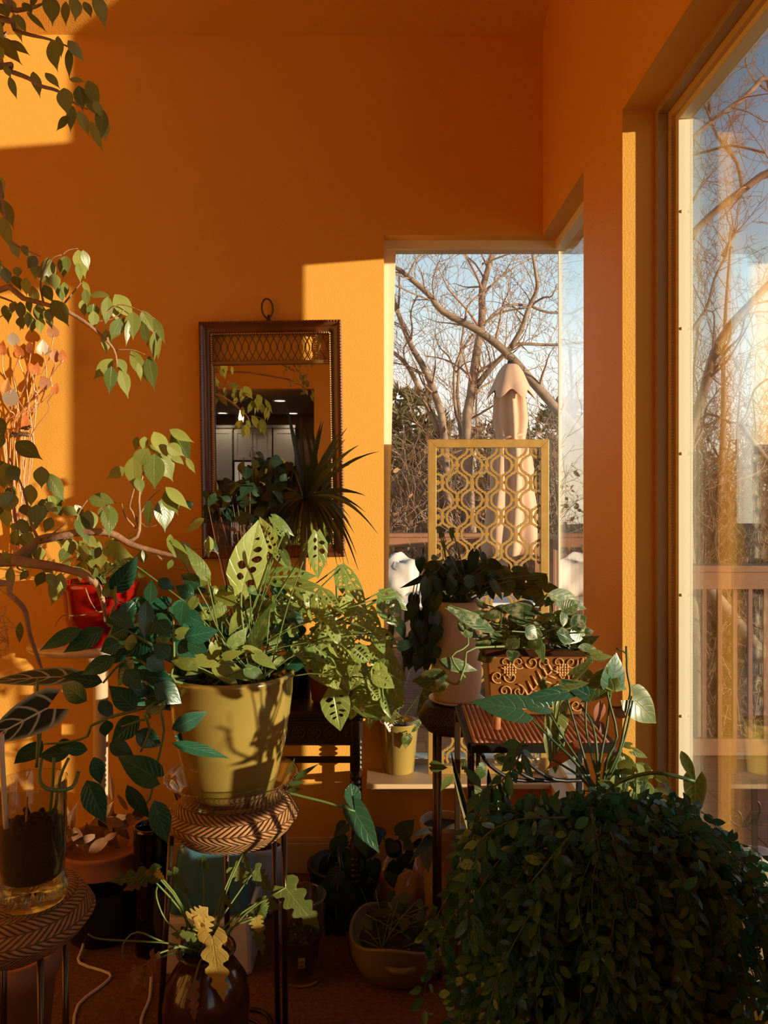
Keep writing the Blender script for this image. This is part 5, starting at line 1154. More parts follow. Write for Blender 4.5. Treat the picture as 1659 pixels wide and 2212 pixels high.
for i in range(75):
    x = uni(820, 1230); y = 900+(x-820)*.28+uni(-30, 110); b = Q('W2', x, y, 2.46+uni(-.08, .10)); a = uni(-1.4, 1.4)
    leaf(Fb, b, b+V((.055*math.sin(a), uni(-.03, .01), -.05*math.cos(a)+.02)), uni(.024, .036), 'heart')
    if i % 3 == 0: St.tube([b, lerp(b, um, .5)+V((0, 0, .03)), au(0)], .0016, 4, sub=2)
pleaves(Fb, 'W2', 2.30, [(1215,960,1235,1050,50),(870,1000,945,1125,60),(985,1000,1020,1095,44),(540,680,520,720,40),(600,650,605,740,36),(470,840,520,850,40),(540,740,560,800,30),(510,640,530,700,50)], 'heart', .04, .3, stem=St, aim=au)
St.tube([au(0), Q('W2', 545, 850, 2.5), Q('W2', 560, 730, 2.55), Q('W2', 530, 660, 2.55)], .0016, 4)
St.build('stems', M['stem'], URN); F.build('foliage', L_dark, URN); Fb.build('bright_foliage', L_phil, URN)

# mottled hoya of the embossed planter
F, St = MB(), MB(); ah = lambda b: V((.36+uni(-.10, .10), 1.9+uni(-.035, .035), 1.078))
HL = [(1240,1085,1512,1180,150),(1260,1100,1225,1175,90),(1340,1300,1355,1150,76),(1390,1310,1482,1255,105),(1370,1300,1195,1310,46),(1290,1225,1140,1255,56),(1180,1215,905,1165,110),(1080,1135,1185,1215,80),(935,1215,795,1235,70),(1205,1310,975,1235,100),(1140,1275,1222,1572,90),(885,1335,575,1165,110),(640,1270,790,1390,90),(575,1160,650,1235,56),(760,1135,850,1180,50),(1000,1180,830,1200,70),(1090,1310,1180,1380,110),(980,1330,900,1400,110),(1300,1340,1420,1400,120),(850,1360,760,1440,110),(1480,1340,1545,1330,62),(1440,1440,1570,1440,62),(1540,1510,1660,1500,56),(1050,1380,950,1440,100),(1200,1380,1100,1450,110),(1400,1300,1500,1230,120),(1330,1200,1460,1130,110),(1140,1190,1010,1140,90)]
pleaves(F, 'W2', 1.80, HL, 'lance', .05, .3, stem=St, aim=ah, fold=.15)
pleaves(F, 'W2', 1.75, [(510,1530,785,1590,95),(555,1655,330,1665,165,'heart'),(690,1370,740,1310,80)], 'lance', .02, .2)
St.tube([ah(0), Q('W2', 760, 1440, 1.77), Q('W2', 690, 1560, 1.75), Q('W2', 640, 1680, 1.74), Q('W2', 560, 1655, 1.75)], .003, 6)
St.tube([Q('W2', 680, 1280, 1.79), Q('W2', 710, 1420, 1.77), Q('W2', 600, 1500, 1.75), Q('W2', 690, 1640, 1.75)], .0026, 6)
for i in range(60):
    b = R3((.36, 1.89, 1.12), .12, .06, .042); a = uni(0, 6.28); leaf(F, b, b+V((.065*math.cos(a), .045*math.sin(a)-.02, uni(-.04, .03))), uni(.030, .040), 'lance', None, .1, .15)
St.build('stems', M['stem'], EMB); F.build('foliage', L_hoyav, EMB)

# arrowhead plant with red stalks standing in the hoya pot
AN = thing('potted_arrowhead', 'arrowhead plant of upright stalks with green and bronze leaves above the trailing hoya', 'potted plant', (.409, 1.50, HB))
Fg, Fd, Fr, St = MB(), MB(), MB(), MB(); ac = Q('W3', 1290, 850, 1.50)
def st3(pts, r=.003): St.tube([ac+V((uni(-.015, .015), uni(-.01, .01), -.08)), ac+V((uni(-.01, .01), 0, 0))]+qs('W3', pts, 1.50, 1.53), [r*1.2, r*.6], 6)
for pts in ([(1180, 640), (1040, 500), (890, 350)], [(1240, 700), (1180, 480), (1110, 245)], [(1270, 650), (1220, 430), (1225, 255)], [(1330, 620), (1390, 480), (1340, 260), (1335, 170)], [(1370, 660), (1440, 460), (1475, 285)], [(1230, 690), (1120, 520), (1010, 330)], [(1280, 560), (1250, 400), (1190, 310)], [(1300, 600), (1335, 420), (1360, 190)], [(1250, 720), (1140, 600), (1060, 480)], [(1400, 560), (1430, 420), (1470, 260)], [(1210, 720), (1100, 640), (1020, 600)]): st3(pts)
pleaves(Fd, 'W3', 1.52, big([(870,330,625,295,140),(1115,235,870,285,84),(1225,250,1100,180,76),(1360,185,1390,40,155),(1010,320,890,320,70)], 1.1), 'arrow', .02, .2)
pleaves(Fg, 'W3', 1.53, [(1075,250,1105,455,150),(1060,385,1050,560,140),(1045,480,1068,690,135),(1335,170,1195,305,150),(1335,165,1452,220,130),(1478,280,1622,412,190),(1110,200,1240,190,60),(980,180,1010,270,50),(1230,165,1180,90,90),(1160,140,1260,60,60),(1270,45,1375,48,40),(1290,30,1220,10,40),(1380,600,1330,690,80),(1440,640,1400,560,100),(1480,560,1560,600,44),(1460,530,1400,520,40)], 'arrow', .03, .3)
pleaves(Fr, 'W3', 1.54, [(1300,285,1288,425,90),(1375,330,1445,378,70),(1205,500,1000,660,70),(1330,590,1330,660,46),(1290,400,1330,480,50),(880,640,740,610,60)], 'lance', .03, .3)
St.tube(qs('W3', [(1440, -10), (1443, 60), (1445, 130), (1462, 230), (1445, 300), (1400, 322), (1345, 316)], 1.54), .0022, 5)
St.tube(qs('W3', [(1385, 0), (1440, 30), (1444, 90)], 1.54), .0018, 5)
b = Q('R4', 1262, 220, 1.35); St.tube([ac]+qs('W3', [(1310, 810), (1400, 730), (1530, 685), (1640, 680)], 1.44, 1.36)+[b], [.0042, .003], 6)
leaf(Fg, b, Q('R4', 1262, 425, 1.34), S('R4', 125, 1.35), 'arrow', V((-.5, -1, .1)), .05, .25, .1); leaf(Fg, b, Q('R4', 1188, 50, 1.36), S('R4', 60, 1.35), 'paddle', V((-.5, -1, .1)), -.1, .25, .1)
MB().lathe([(0, HB+.001), (.042, HB+.001), (.054, HB+.10), (.050, HB+.104), (0, HB+.095)], (ac.x, 1.50, 0), 20).build('pot', M['plastic'], AN)
St.build('stalks', M['darkstem'], AN); Fg.build('foliage', L_anth, AN); Fd.build('dark_foliage', L_anthd, AN); Fr.build('bronze_foliage', L_red, AN)

# snake plant
F, Fs = MB(), MB()
for bx, by, tx2, ty2, w, d in ((840, 1000, 735, 690, 100, 1.76), (700, 900, 690, 660, 70, 1.78), (560, 940, 490, 570, 46, 1.8), (810, 1100, 790, 720, 60, 1.72)):
    b = Q('W3', bx, by, d); b0 = V((kx+uni(-.04, .04), ky+uni(-.02, .02), .32))
    vs, uv, fs = [], [], []; tip = Q('W3', tx2, ty2, d); w2 = S('W3', w, d)
    for i in range(12):
        k = i/11; p = (1-k)**2*b0+2*(1-k)*k*b+k*k*tip; hw = w2*.5*min(1, .6+k)*(1-max(0, k-.55)**1.6*3.4)+.0005
        vs += [p+V((-hw, -.006, 0)), p+V((0, .008, 0)), p+V((hw, -.006, 0))]; uv += [(0, k), (.5, k), (1, k)]
    for i in range(11):
        for j in range(2): fs.append((i*3+j, i*3+j+1, i*3+j+4, i*3+j+3))
    F.add(vs, fs, uv, RND.random())
F.build('foliage', leafmat('snake_plant_leaf', (.02, .045, .015), (.05, .08, .02), None, 0, .15, .35, edge=(.45, .38, .10)), SNAKE)
pleaves(Fs, 'W3', 1.9, [(610,760,710,880,60),(660,660,600,720,70),(480,700,440,790,70),(640,640,690,700,70),(380,640,470,650,60),(560,660,620,600,60)], 'heart')
Fs.build('side_foliage', L_phil, SNAKE)

# the trailing hoya: strands over the rim, small leaves in whorls
F, F2, St = MB(), MB(), MB(); hcx, hcy, hz = HX, HY2, HB+.155
def inroom(p): return p.x < (.735 if (p.z > SILL+.012 and YN+.06 < p.y < YP0-.07) else .595) and p.z > .03
for i in range(250):
    a = uni(0, 6.28); back = math.sin(a) > .3
    reach = .83*uni(.10, .24)*(1.15 if abs(math.cos(a)) > .6 else .95); drop = .83*(uni(.10, .45) if uni(0, 1) < .75 else uni(.45, .62))*(.35 if back else 1)
    ca, sa = math.cos(a), math.sin(a)*(.75 if back else .85)
    lift = uni(.015, .085)
    p0 = V((hcx+.05*ca, hcy+.05*sa, hz)); p1 = V((hcx+.6*reach*ca, hcy+.6*reach*sa, hz+lift)); p2 = V((hcx+reach*ca+uni(-.02, .02), hcy+reach*sa, hz+.02-uni(0, .06)))
    p3 = V((hcx+(reach+.03)*ca+uni(-.04, .04), hcy+(reach+.03)*sa, hz-drop*.5)); p4 = p3+V((uni(-.05, .07), uni(-.03, .03), -drop*.5))
    pts = [p0, p1, p2, p3, p4]
    for q in pts: q.x = min(q.x, .705)
    pts = [q for q in pts if inroom(q)]
    if len(pts) < 3: continue
    vine(F, St, pts, 'ell', int(30+drop*115), (.014, .026), .50, .0008, .25, (ca*.5, sa*.5-.2, 0), .5, inroom, .2, .006)
for i in range(520):
    a = uni(0, 6.28); q = uni(0, .185); b = V((hcx+q*math.cos(a), hcy+.85*q*math.sin(a), hz+.065-q*.30+uni(-.02, .03))); o = V((uni(-1, 1), uni(-1, .4), uni(-.2, 1))).normalized()
    if inroom(b+o*.03): leaf(F, b, b+o*uni(.018, .030), uni(.010, .015), 'ell', None, .1, .2)
for pts in ([(330, 0), (300, 100), (200, 230), (60, 300)], [(560, 420), (300, 430), (120, 520), (60, 700), (20, 900)], [(600, 500), (430, 700), (300, 900), (240, 1300)], [(700, 400), (760, 700), (800, 1000)], [(20, 930), (60, 1050), (160, 1130)]):
    vine(F, St, qs('R4', pts, 1.06, 1.08), 'ell', 26, (.018, .032), .5, .0016, .3, None, .5, inroom, .2, .006)
for i in range(46):                                # looser strands on the left, over the rattan table legs
    x = uni(30, 420); y = uni(380, 520)
    pts = qs('R4', [(x+220, y), (x+60, y-40), (x, y+160), (x+uni(-40, 40), y+uni(350, 500)), (x+uni(-40, 60), y+uni(560, 900))], 1.20, 1.17)
    vine(F, St, pts, 'ell', int(uni(24, 40)), (.015, .026), .5, .0008, .3, None, .6, inroom, .2, .006)
for i in range(60):                                # bright new growth on the window side
    x = uni(820, 1060); y = uni(140, 330)
    b = Q('R4', x, y, 1.50+uni(-.04, .06)); o = V((uni(-1, 1), uni(-1, .3), uni(-.5, 1))).normalized()
    if inroom(b+o*.04): leaf(F2, b, b+o*uni(.024, .04), uni(.012, .02), 'ell', None, .1, .2)
for i in range(16):
    x = uni(850, 1000); St.tube(qs('R4', [(x, 420), (x+uni(-20, 20), 330), (x+uni(-30, 40), 180)], 1.42, 1.50), .0014, 4, sub=2)
F.build('foliage', L_hoya, HOYA); F2.build('new_growth', L_anth, HOYA); St.build('vines', M['darkstem'], HOYA)

# ------------------------------------------------------------------ outside: deck, furniture, woods
M['deck'] = mat('red_brown_decking', (0.30, 0.125, 0.055), 0.45, col2=(0.20, 0.08, 0.036), nscale=5, stretch=(1, 8, 1))
M['rail'] = mat('brown_rail_paint', (0.34, 0.15, 0.07), 0.55, col2=(0.26, 0.105, 0.05), nscale=6)
M['canvas'] = mat('peach_canvas', (0.58, 0.34, 0.21), 0.8)
M['sling'] = mat('pinkish_sling', (0.62, 0.36, 0.25), 0.7)
M['bag'] = mat('white_plastic_bag', (0.60, 0.52, 0.44), 0.6, bump=0.5, bscale=20)
M['tbark'] = mat('grey_brown_bark', (0.34, 0.23, 0.15), 0.85, col2=(0.17, 0.105, 0.065), nscale=5, bump=0.8, bscale=28)
M['twigs'] = mat('twig_bark', (0.34, 0.20, 0.115), 0.85)
M['litter'] = mat('leaf_litter', (0.24, 0.14, 0.075), 0.95, col2=(0.13, 0.075, 0.04), nscale=3, bump=0.6, bscale=14)
L_pine = leafmat('pine_spray', (0.07, 0.075, 0.02), (0.20, 0.16, 0.05), None, 0, 0.25, 0.6)
L_brown = leafmat('dry_oak_leaf', (0.20, 0.10, 0.04), (0.38, 0.21, 0.09), None, 0, 0.3, 0.7)
DZ = -0.15
def planks(mb, x0, x1, y0, y1, w=.14):
    y = y0
    while y < y1-.01:
        mb.box(x0, x1, y, min(y+w-.006, y1), DZ-.04, DZ); y += w
    return mb
struct('floor_deck', planks(planks(MB(), -2.2, 1.72, 3.2, 8.0), 1.726, 5.2, -1.0, 4.78), M['deck'])
struct('floor_deck_side', planks(MB(), .80, 1.72, -1.0, 3.195), M['deck'])
gr = MB(); gv, gf = [], []
for j in range(21):
    for i in range(21):
        x, y = -16+i*1.9, 3.6+j*1.6; gv.append((x, y, -2.6+.09*max(0, y-9)+.25*noise.noise(V((x*.3, y*.3, 0)))))
for j in range(20):
    for i in range(20): gf.append((j*21+i, j*21+i+1, (j+1)*21+i+1, (j+1)*21+i))
struct('ground', gr.add(gv, gf), M['litter'], True)
def railing(a, b, label, n, top=1.0, hh=.10):
    a, b = V(a), V(b); T = thing('deck_railing', label, 'railing', a); d = (b-a); L = d.length; d.normalize()
    MB().bar(a+V((0, 0, top-DZ-.02)), b+V((0, 0, top-DZ-.02)), .14, .04).build('top_rail', M['rail'], T, False, .004)
    MB().bar(a+V((0, 0, top-DZ-.042-hh/2)), b+V((0, 0, top-DZ-.042-hh/2)), .04, hh).build('upper_rail', M['rail'], T, False, .003)
    MB().bar(a+V((0, 0, .06)), b+V((0, 0, .06)), .04, .10).build('lower_rail', M['rail'], T, False, .003)
    s = MB().box(-.012, .012, -.012, .012, .11+DZ, top-.04-hh)
    first = None
    for i in range(n):
        p = a+d*(L*(i+.5)/n)
        if first is None:
            first = s.build('baluster', M['rail'], T, False); first.matrix_parent_inverse = Matrix.Identity(4); first.location = p-a-V((0, 0, DZ))
        else:
            o = first.copy(); COL.objects.link(o); o.parent = T; o.location = p-a-V((0, 0, DZ))
    for p in (a, b):
        MB().box(p.x-.045, p.x+.045, p.y-.045, p.y+.045, DZ, top-.042).build('post', M['rail'], T, False, .004)
railing((-2.1, 7.9, DZ), (1.55, 7.9, DZ), 'brown wooden deck railing far back behind the closed parasol', 26)
railing((1.78, 4.72, DZ), (4.9, 4.72, DZ), 'brown wooden deck railing seen through the big right window', 34, 1.0, .105)
railing((1.66, 4.83, DZ), (1.66, 7.7, DZ), 'brown wooden deck railing running away from the house', 20)

# closed parasol
ux2, uy2 = P(1103, 0, 6.0).x, 6.0
T = thing('patio_umbrella', 'closed peach canvas patio umbrella standing on the deck', 'umbrella', (ux2, uy2, DZ))
MB().tube([(ux2, uy2, DZ+.03), (ux2, uy2, 2.40)], .02, 10, False).build('pole', M['carved'], T)
MB().lathe([(0, DZ), (.24, DZ), (.25, DZ+.03), (.22, DZ+.06), (.04, DZ+.09), (.035, DZ+.25), (0, DZ+.25)], (ux2, uy2, 0), 32).build('base', M['black'], T)
def pleat(n, amp): return lambda r, z, a: (r*(1+amp*math.cos(n*a+1.2*math.sin(z*3))+amp*.5*math.cos((n-3)*a+z*4)), z)
MB().lathe([(.02, .94), (.16, .92), (.185, 1.0), (.17, 1.30), (.14, 1.50), (.15, 1.60), (.135, 1.74), (.098, 1.83), (.105, 1.88), (.118, 1.98), (.108, 2.12), (.092, 2.24), (.03, 2.34)], (ux2, uy2, 0), 72, pleat(8, .17)).build('canopy', M['canvas'], T)
MB().lathe([(.165, 2.16), (.150, 2.21), (.122, 2.27), (.092, 2.34), (.062, 2.385), (.045, 2.398), (.0, 2.40)], (ux2, uy2, 0), 72, lambda r, z, a: (r*(1+.22*math.cos(6*a+.6)*(2.40-z)*2.6), z-.05*math.cos(6*a+.6)*max(0, 2.33-z)*4)).build('vent', M['canvas'], T)
MB().lathe([(.0, 2.43), (.022, 2.425), (.026, 2.405), (.045, 2.40), (.045, 2.392), (0, 2.39)], (ux2, uy2, 0), 16).build('finial', M['carved'], T)
MB().tube([(ux2+.102*math.cos(a), uy2+.102*math.sin(a), 1.845+.02*math.cos(a)) for a in [2*PI*i/16 for i in range(16)]], .012, 6, closed=True).build('strap', M['canvas'], T)
# table with a white bag, two sling chairs
T = thing('patio_table', 'pale topped patio table on the deck beyond the corner window', 'patio table', (.35, 5.3, DZ))
MB().box(-.05, 1.0, 4.85, 5.75, .72, .75).build('table_top', M['white'], T, False, .01)
for lx in (.0, .95):
    for ly in (4.9, 5.7): MB().tube([(lx, ly, .72), (lx, ly, DZ)], .02, 8, False).build('leg', M['bronze'], T)
bg = MB(); bg.ball((.10, 5.2, .875), .135, .13, .14, 22, 16, .35, 2.2)
T = tag(bg.build('plastic_bag', M['bag'], None), 'crumpled white plastic bag on the patio table', 'bag')
for v_ in T.data.vertices: v_.co.z = max(v_.co.z, .752)
def sling_chair(x, y, rz, label):
    T = thing('sling_chair', label, 'chair', (x, y, DZ), 'sling chairs on the deck'); R = Matrix.Translation((x, y, DZ)) @ Matrix.Rotation(rz, 4, 'Z')
    def tr(m, n, mt_, sm=True):
        m.v = [tuple(R @ V(v)) for v in m.v]; m.build(n, mt_, T, sm)
    m = MB(); pr = [(-.22, .44), (.0, .40), (.18, .42), (.24, .50), (.29, .72), (.33, .92), (.36, .98)]
    vs = [(x_, y_, z_) for y_, z_ in pr for x_ in (-.24, .24)]; vs += [(a, b+.012, c-.012) for a, b, c in vs]
    n = len(pr); fs = [(2*i, 2*i+1, 2*i+3, 2*i+2) for i in range(n-1)]+[(2*i+2+2*n, 2*i+3+2*n, 2*i+1+2*n, 2*i+2*n) for i in range(n-1)]
    tr(m.add(vs, fs), 'sling', M['sling'])
    for s in (-1, 1):
        tr(MB().tube([(s*.255, y_, z_) for y_, z_ in pr], .014, 8), 'side_rail', M['bronze'])
        tr(MB().tube([(s*.27, -.24, 0), (s*.27, -.25, .40), (s*.28, -.2, .62), (s*.28, .1, .64), (s*.27, .27, .62)], .014, 8), 'arm', M['bronze'])
        tr(MB().tube([(s*.26, .18, .44), (s*.27, .30, 0)], .014, 8), 'leg', M['bronze'])
sling_chair(.36, 6.28, math.radians(165), 'sling chair with a pinkish back behind the white bag')
sling_chair(1.36, 7.0, math.radians(120), 'sling chair half hidden behind the gold lattice screen')
# scroll topped lantern by the big window
lx_, ly_ = 1.235, 2.6
T = thing('garden_lantern', 'iron scroll topped lantern with a white collar outside the big window', 'lantern', (lx_, ly_, DZ))
MB().lathe([(0, DZ), (.05, DZ), (.042, DZ+.02), (.036, DZ+.03), (.036, .23), (0, .235)], (lx_, ly_, 0), 24).build('glass_body', M['jamb'], T)
MB().lathe([(.03, .235), (.052, .24), (.055, .252), (.05, .262), (.03, .268), (.024, .26), (.0, .255)], (lx_, ly_, 0), 28).build('collar', M['white'], T)
MB().bar((lx_-.01, ly_, .262), (lx_-.012, ly_, .50), .016, .012, (0, 1, 0)).build('upright', M['black'], T, False)
MB().tube([(lx_-.012-.09*k+.035*math.sin(k*9), ly_, .40+.035*math.cos(k*9)-.05*k) for k in [i/14 for i in range(15)]], .005, 6).tube([(lx_-.012, ly_, .41), (lx_-.05, ly_, .35), (lx_-.085, ly_, .36), (lx_-.075, ly_, .385)], .005, 6).build('scroll', M['black'], T)

# trees
TR = random.Random(21)
def spawn(mb, pts, r0, r1, n, ln, dep, upw=.35, rmin=.0035):
    for i in range(n):
        k = TR.uniform(.12, 1)*(len(pts)-1); j = min(int(k), len(pts)-2); p = lerp(pts[j], pts[j+1], k-j); d = (pts[j+1]-pts[j]).normalized()
        o = d.orthogonal(); o.rotate(Matrix.Rotation(TR.uniform(0, 6.28), 3, d)); o = (o*TR.uniform(.6, 1.1)+d*TR.uniform(.2, .9)+V((0, 0, upw))).normalized()
        L = ln*TR.uniform(.4, 1.1); r = max(rmin, lerp(r0, r1, k/(len(pts)-1))*.34)
        q = [p]; dd = o
        for s in range(4):
            dd = (dd+V((TR.uniform(-.35, .35), TR.uniform(-.35, .35), TR.uniform(-.22, .36)))).normalized(); q.append(q[-1]+dd*L/4)
        mb.tube(q, [r, rmin*.6], 4 if r < .012 else 6, True, 2)
        if dep > 0: spawn(mb, q, r, rmin, max(3, int(n*.5)) if dep > 1 else 3, L*.52, dep-1, upw, rmin)
def tree(label, d, trunk, limbs, name='bare_tree', n=9, ln=1.1, crop='W1', dep=2, foot=None, rm=.0026, group=None):
    """limbs read off the photo: lists of (x, y) in a crop with start and end half-width"""
    p = qs(crop, trunk[0], d, d+.2); ra, rb = S(crop, trunk[1], d), S(crop, trunk[2], d)
    g = V(foot) if foot else V((p[0].x+.1, d, -2.6))
    T = thing(name, label, 'tree', g, group)
    a = MB(); tw = MB(); allp = [g, lerp(g, p[0], .55)+V((.05, 0, 0))]+p
    a.tube(allp, [ra*1.35, ra*1.15]+[lerp(ra, rb, i/(len(p)-1)) for i in range(len(p))], 12)
    a.build('trunk', M['tbark'], T)
    spawn(tw, p, ra, rb, n, ln, dep, rmin=rm)
    for pts, r0, r1 in limbs:
        l = MB(); q = qs(crop, pts, d+.1, d+TR.uniform(-.3, .3)); r0, r1 = S(crop, r0, d), S(crop, r1, d)
        l.tube(q, [lerp(r0, r1, i/(len(q)-1)) for i in range(len(q))], 9); l.build('limb', M['tbark'], T)
        spawn(tw, q, r0, r1, max(4, n-2), ln*.8, dep, rmin=rm)
    tw.build('twigs', M['twigs'], T)
    return T
tree('leaning bare tree crossing the corner window as a thick diagonal limb', 7.4, ([(1900, 1980), (1520, 1540), (1320, 1320), (1150, 1130), (960, 920), (760, 770), (520, 640), (420, 520), (270, 390), (190, 330), (60, 280)], 42, 12), [
    ([(1005, 900), (1080, 770), (1140, 600), (1195, 480), (1185, 360), (1160, 200), (1150, 20)], 20, 8), ([(1010, 900), (1080, 872), (1300, 880), (1520, 862), (1700, 880)], 13, 8),
    ([(1140, 605), (1040, 590), (940, 615), (860, 680), (820, 740)], 10, 7), ([(1150, 600), (1250, 640), (1340, 650), (1440, 655), (1520, 612), (1600, 600)], 10, 6), ([(1160, 590), (1240, 540), (1300, 530), (1340, 440)], 9, 4),
    ([(270, 385), (320, 280), (390, 200), (430, 60)], 8, 3), ([(680, 700), (700, 600), (780, 520), (940, 390), (1010, 280)], 9, 4), ([(540, 640), (440, 560), (300, 560)], 6, 3)], n=9, ln=1.0, foot=(5.6, 7.9, -2.6))
tree('upright bare forked tree just left of the parasol in the corner window', 8.8, ([(690, 1560), (720, 1250), (760, 950), (800, 700), (800, 500), (830, 380), (880, 200), (900, 40)], 36, 16), [
    ([(725, 1220), (860, 1050), (970, 935), (1100, 760)], 24, 12), ([(805, 500), (760, 380), (690, 250), (660, 150)], 10, 5), ([(790, 760), (860, 690), (960, 640), (1140, 610)], 12, 6), ([(700, 1420), (860, 1330), (920, 1280)], 8, 4), ([(800, 300), (930, 250), (1100, 190)], 8, 4), ([(740, 1130), (640, 1040), (520, 980), (400, 960)], 9, 4)], n=9, ln=1.2)
tree('bare tree with two curving stems at the left of the corner window', 9.4, ([(530, 1550), (460, 1230), (380, 1040), (300, 900), (240, 760), (170, 560), (155, 400), (170, 250)], 28, 10), [
    ([(510, 1540), (400, 1300), (320, 1130), (250, 1010), (140, 910), (30, 800)], 22, 10), ([(285, 880), (300, 760), (290, 640), (340, 520)], 9, 4), ([(250, 1000), (240, 900), (300, 830)], 8, 4), ([(200, 620), (210, 480), (205, 370)], 9, 5), ([(380, 1090), (270, 1030), (140, 1005)], 7, 4)], n=8, ln=1.1)
tree('slim bare tree between the curving and the forked trees', 10.5, ([(650, 1560), (615, 1380), (600, 1200), (605, 1050), (645, 940), (690, 870), (740, 800)], 14, 7), [([(605, 1060), (560, 960), (500, 900), (460, 800)], 7, 3), ([(610, 1080), (680, 1010), (760, 990)], 6, 3)], n=8, ln=1.2, dep=2)
tree('massive bare tree behind the right window with a pale sunlit trunk', 7.6, ([(720, 2212), (730, 1800), (760, 1550), (870, 1200), (960, 880), (1100, 640), (1250, 480), (1418, 300), (1560, 180)], 46, 30), [
    ([(760, 1540), (720, 1200), (700, 900), (760, 700), (900, 480), (960, 250), (1070, 20), (1100, -200)], 18, 9), ([(940, 900), (960, 560), (880, 500), (780, 300), (700, 100)], 9, 4), ([(1180, 1480), (1300, 1650), (1418, 1800), (1560, 1960)], 24, 22), ([(900, 1150), (1060, 870), (1180, 740), (1215, 600)], 14, 8), ([(760, 1600), (900, 1400), (1180, 1480), (1300, 1200), (1418, 1100)], 12, 8)], crop='R2', n=9, ln=1.1)
tree('bare tree spreading long limbs across the top of the right window', 8.4, ([(1900, 1900), (1760, 1300), (1659, 1220), (1490, 1330), (1250, 1520), (1080, 1700), (980, 1820)], 30, 22), [
    ([(1720, 1000), (1659, 560), (1500, 680), (1290, 830), (1080, 1010)], 20, 14), ([(1475, 1320), (1440, 1150), (1330, 1000), (1250, 830), (1240, 600), (1250, 400)], 14, 7), ([(1080, 1105), (1250, 1060), (1400, 1025), (1640, 1075)], 9, 8), ([(1080, 1500), (1150, 1380), (1210, 1265)], 12, 8), ([(1340, 1800), (1420, 1650), (1425, 1640)], 14, 12), ([(1250, 830), (1200, 700), (1205, 600)], 9, 5), ([(1659, 640), (1560, 560), (1500, 420), (1560, 200)], 8, 4)], crop='R1', n=10, ln=1.0, foot=(5.4, 8.6, -2.6))
# slender trees and scrub farther off, each a copy of one of a few
def slender(seed, h):
    global TR; TR = random.Random(seed)
    T = thing('slender_tree', 'slender bare tree in the woods beyond the deck', 'tree', (0, 0, 0), 'slender bare trees in the woods')
    a, tw = MB(), MB(); p = [V((0, 0, -.3))]
    for i in range(6): p.append(p[-1]+V((TR.uniform(-.15, .15), TR.uniform(-.15, .15), h/6)))
    a.tube(p, [.075, .012], 8); a.build('trunk', M['tbark'], T); spawn(tw, p, .06, .01, 18, h*.30, 2, .7, .0034); tw.build('twigs', M['twigs'], T); return T
def clone(o, loc, rz, sc=1.0):
    r = o.copy(); COL.objects.link(r); r.location = loc; r.rotation_euler = (0, 0, rz); r.scale = (sc, sc, sc)
    for ch in o.children:
        c = ch.copy(); COL.objects.link(c); c.parent = r
    return r
def gz(y): return -2.65+.09*max(0, y-9)
protos = [slender(s, h) for s, h in ((1, 6.0), (2, 7.0), (3, 5.2))]
used = [False]*3; PR = random.Random(5)
spots = [(px, PR.uniform(11.5, 19)) for px in range(790, 1290, 36)]+[(px, PR.uniform(10, 17)) for px in range(1470, 1900, 34)]
for i, (px, y) in enumerate(spots):
    k = i % 3; loc = (P(px, 0, y).x, y, gz(y)); rz = PR.uniform(0, 6.28); sc = PR.uniform(.8, 1.15)
    if not used[k]: used[k] = True; o = protos[k]; o.location = loc; o.rotation_euler = (0, 0, rz)
    else: clone(protos[k], loc, rz, sc)
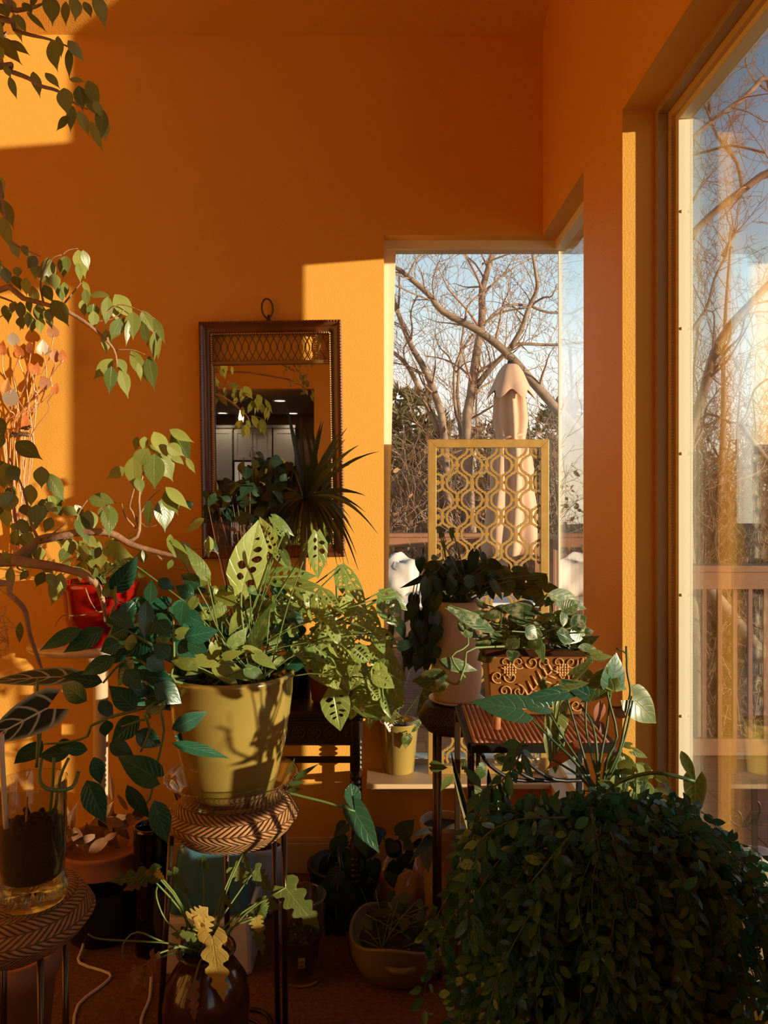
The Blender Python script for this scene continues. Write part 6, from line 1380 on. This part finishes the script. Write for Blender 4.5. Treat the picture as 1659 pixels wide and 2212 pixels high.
def scrub(seed):
    global TR; TR = random.Random(seed)
    T = thing('scrub_bush', 'brown tangled scrub bush in the woods beyond the deck', 'bush', (0, 0, 0), 'brown scrub bushes in the woods')
    st, lf = MB(), MB()
    for i in range(46):
        a = TR.uniform(0, 6.28); p = [V((.15*math.cos(a), .15*math.sin(a), -.2))]; dd = V((.25*math.cos(a), .25*math.sin(a), 1)).normalized()
        for s in range(6): dd = (dd+V((TR.uniform(-.22, .22), TR.uniform(-.22, .22), TR.uniform(-.1, .2)))).normalized(); p.append(p[-1]+dd*.66)
        st.tube(p, [.016, .005], 4, True, 2); spawn(st, p, .014, .005, 9, 1.0, 1, .4, .004)
        for j in range(16):
            q = p[TR.randrange(2, 7)]+V((TR.uniform(-.4, .4), TR.uniform(-.4, .4), TR.uniform(-.4, .4))); o = V((TR.uniform(-1, 1), TR.uniform(-1, 1), TR.uniform(-1, .6))).normalized()
            leaf(lf, q, q+o*TR.uniform(.06, .11), .05, 'ell', None, .1, .2)
    st.build('stems', M['twigs'], T); lf.build('foliage', L_brown, T); return T
pb = [scrub(11), scrub(12)]; used = [False]*2
bs = [(px, PR.uniform(9.6, 13.5)) for px in range(790, 1290, 38)]+[(px, PR.uniform(8.6, 13)) for px in range(1470, 1900, 44)]
for i, (px, y) in enumerate(bs):
    k = i % 2; loc = (P(px, 0, y).x, y, gz(y)); rz = PR.uniform(0, 6.28)
    if not used[k]: used[k] = True; pb[k].location = loc; pb[k].rotation_euler = (0, 0, rz)
    else: clone(pb[k], loc, rz, PR.uniform(.8, 1.25))
def pine(px, py, d, r, label):
    c = P(px, py, d); T = thing('pine_tree', label, 'tree', (c.x, d, gz(d)), 'pines in the woods'); f = MB()
    MB().tube([(c.x, d, gz(d)-.2), (c.x+.1, d, lerp(gz(d), c.z, .5)), (c.x, d, c.z+r*.7)], [.16, .05], 8).build('trunk', M['tbark'], T)
    for i in range(60):
        a, q, h = uni(0, 6.28), uni(.2, 1)*r, uni(-1, 1)
        cc = c+V((q*math.cos(a)*(1-.5*max(0, h)), q*math.sin(a)*(1-.5*max(0, h)), h*r*.95))
        for j in range(34):
            o = V((uni(-1, 1), uni(-1, 1), uni(-.5, 1))).normalized(); b = cc+o*uni(.02, .16)*r
            leaf(f, b, b+o*.20*r+V((0, 0, .02)), .035*r+.012, 'strap' if j % 3 else 'ell', None, .1, .1)
    f.build('crown', L_pine, T)
pine(878, 965, 15.0, 1.0, 'bushy olive pine behind the curving bare tree at left')
pine(940, 1010, 17.0, .9, 'low olive pine left of the parasol, half behind the screen')
pine(1215, 950, 16.0, .75, 'small olive pine right of the parasol')
pine(1090, 985, 19.0, .9, 'distant olive pine behind the parasol')
pine(1620, 1430, 9.5, .9, 'dark green pine seen through the balusters at right')
pine(1520, 1400, 11.0, .9, 'green pine low behind the right railing, near the window frame')
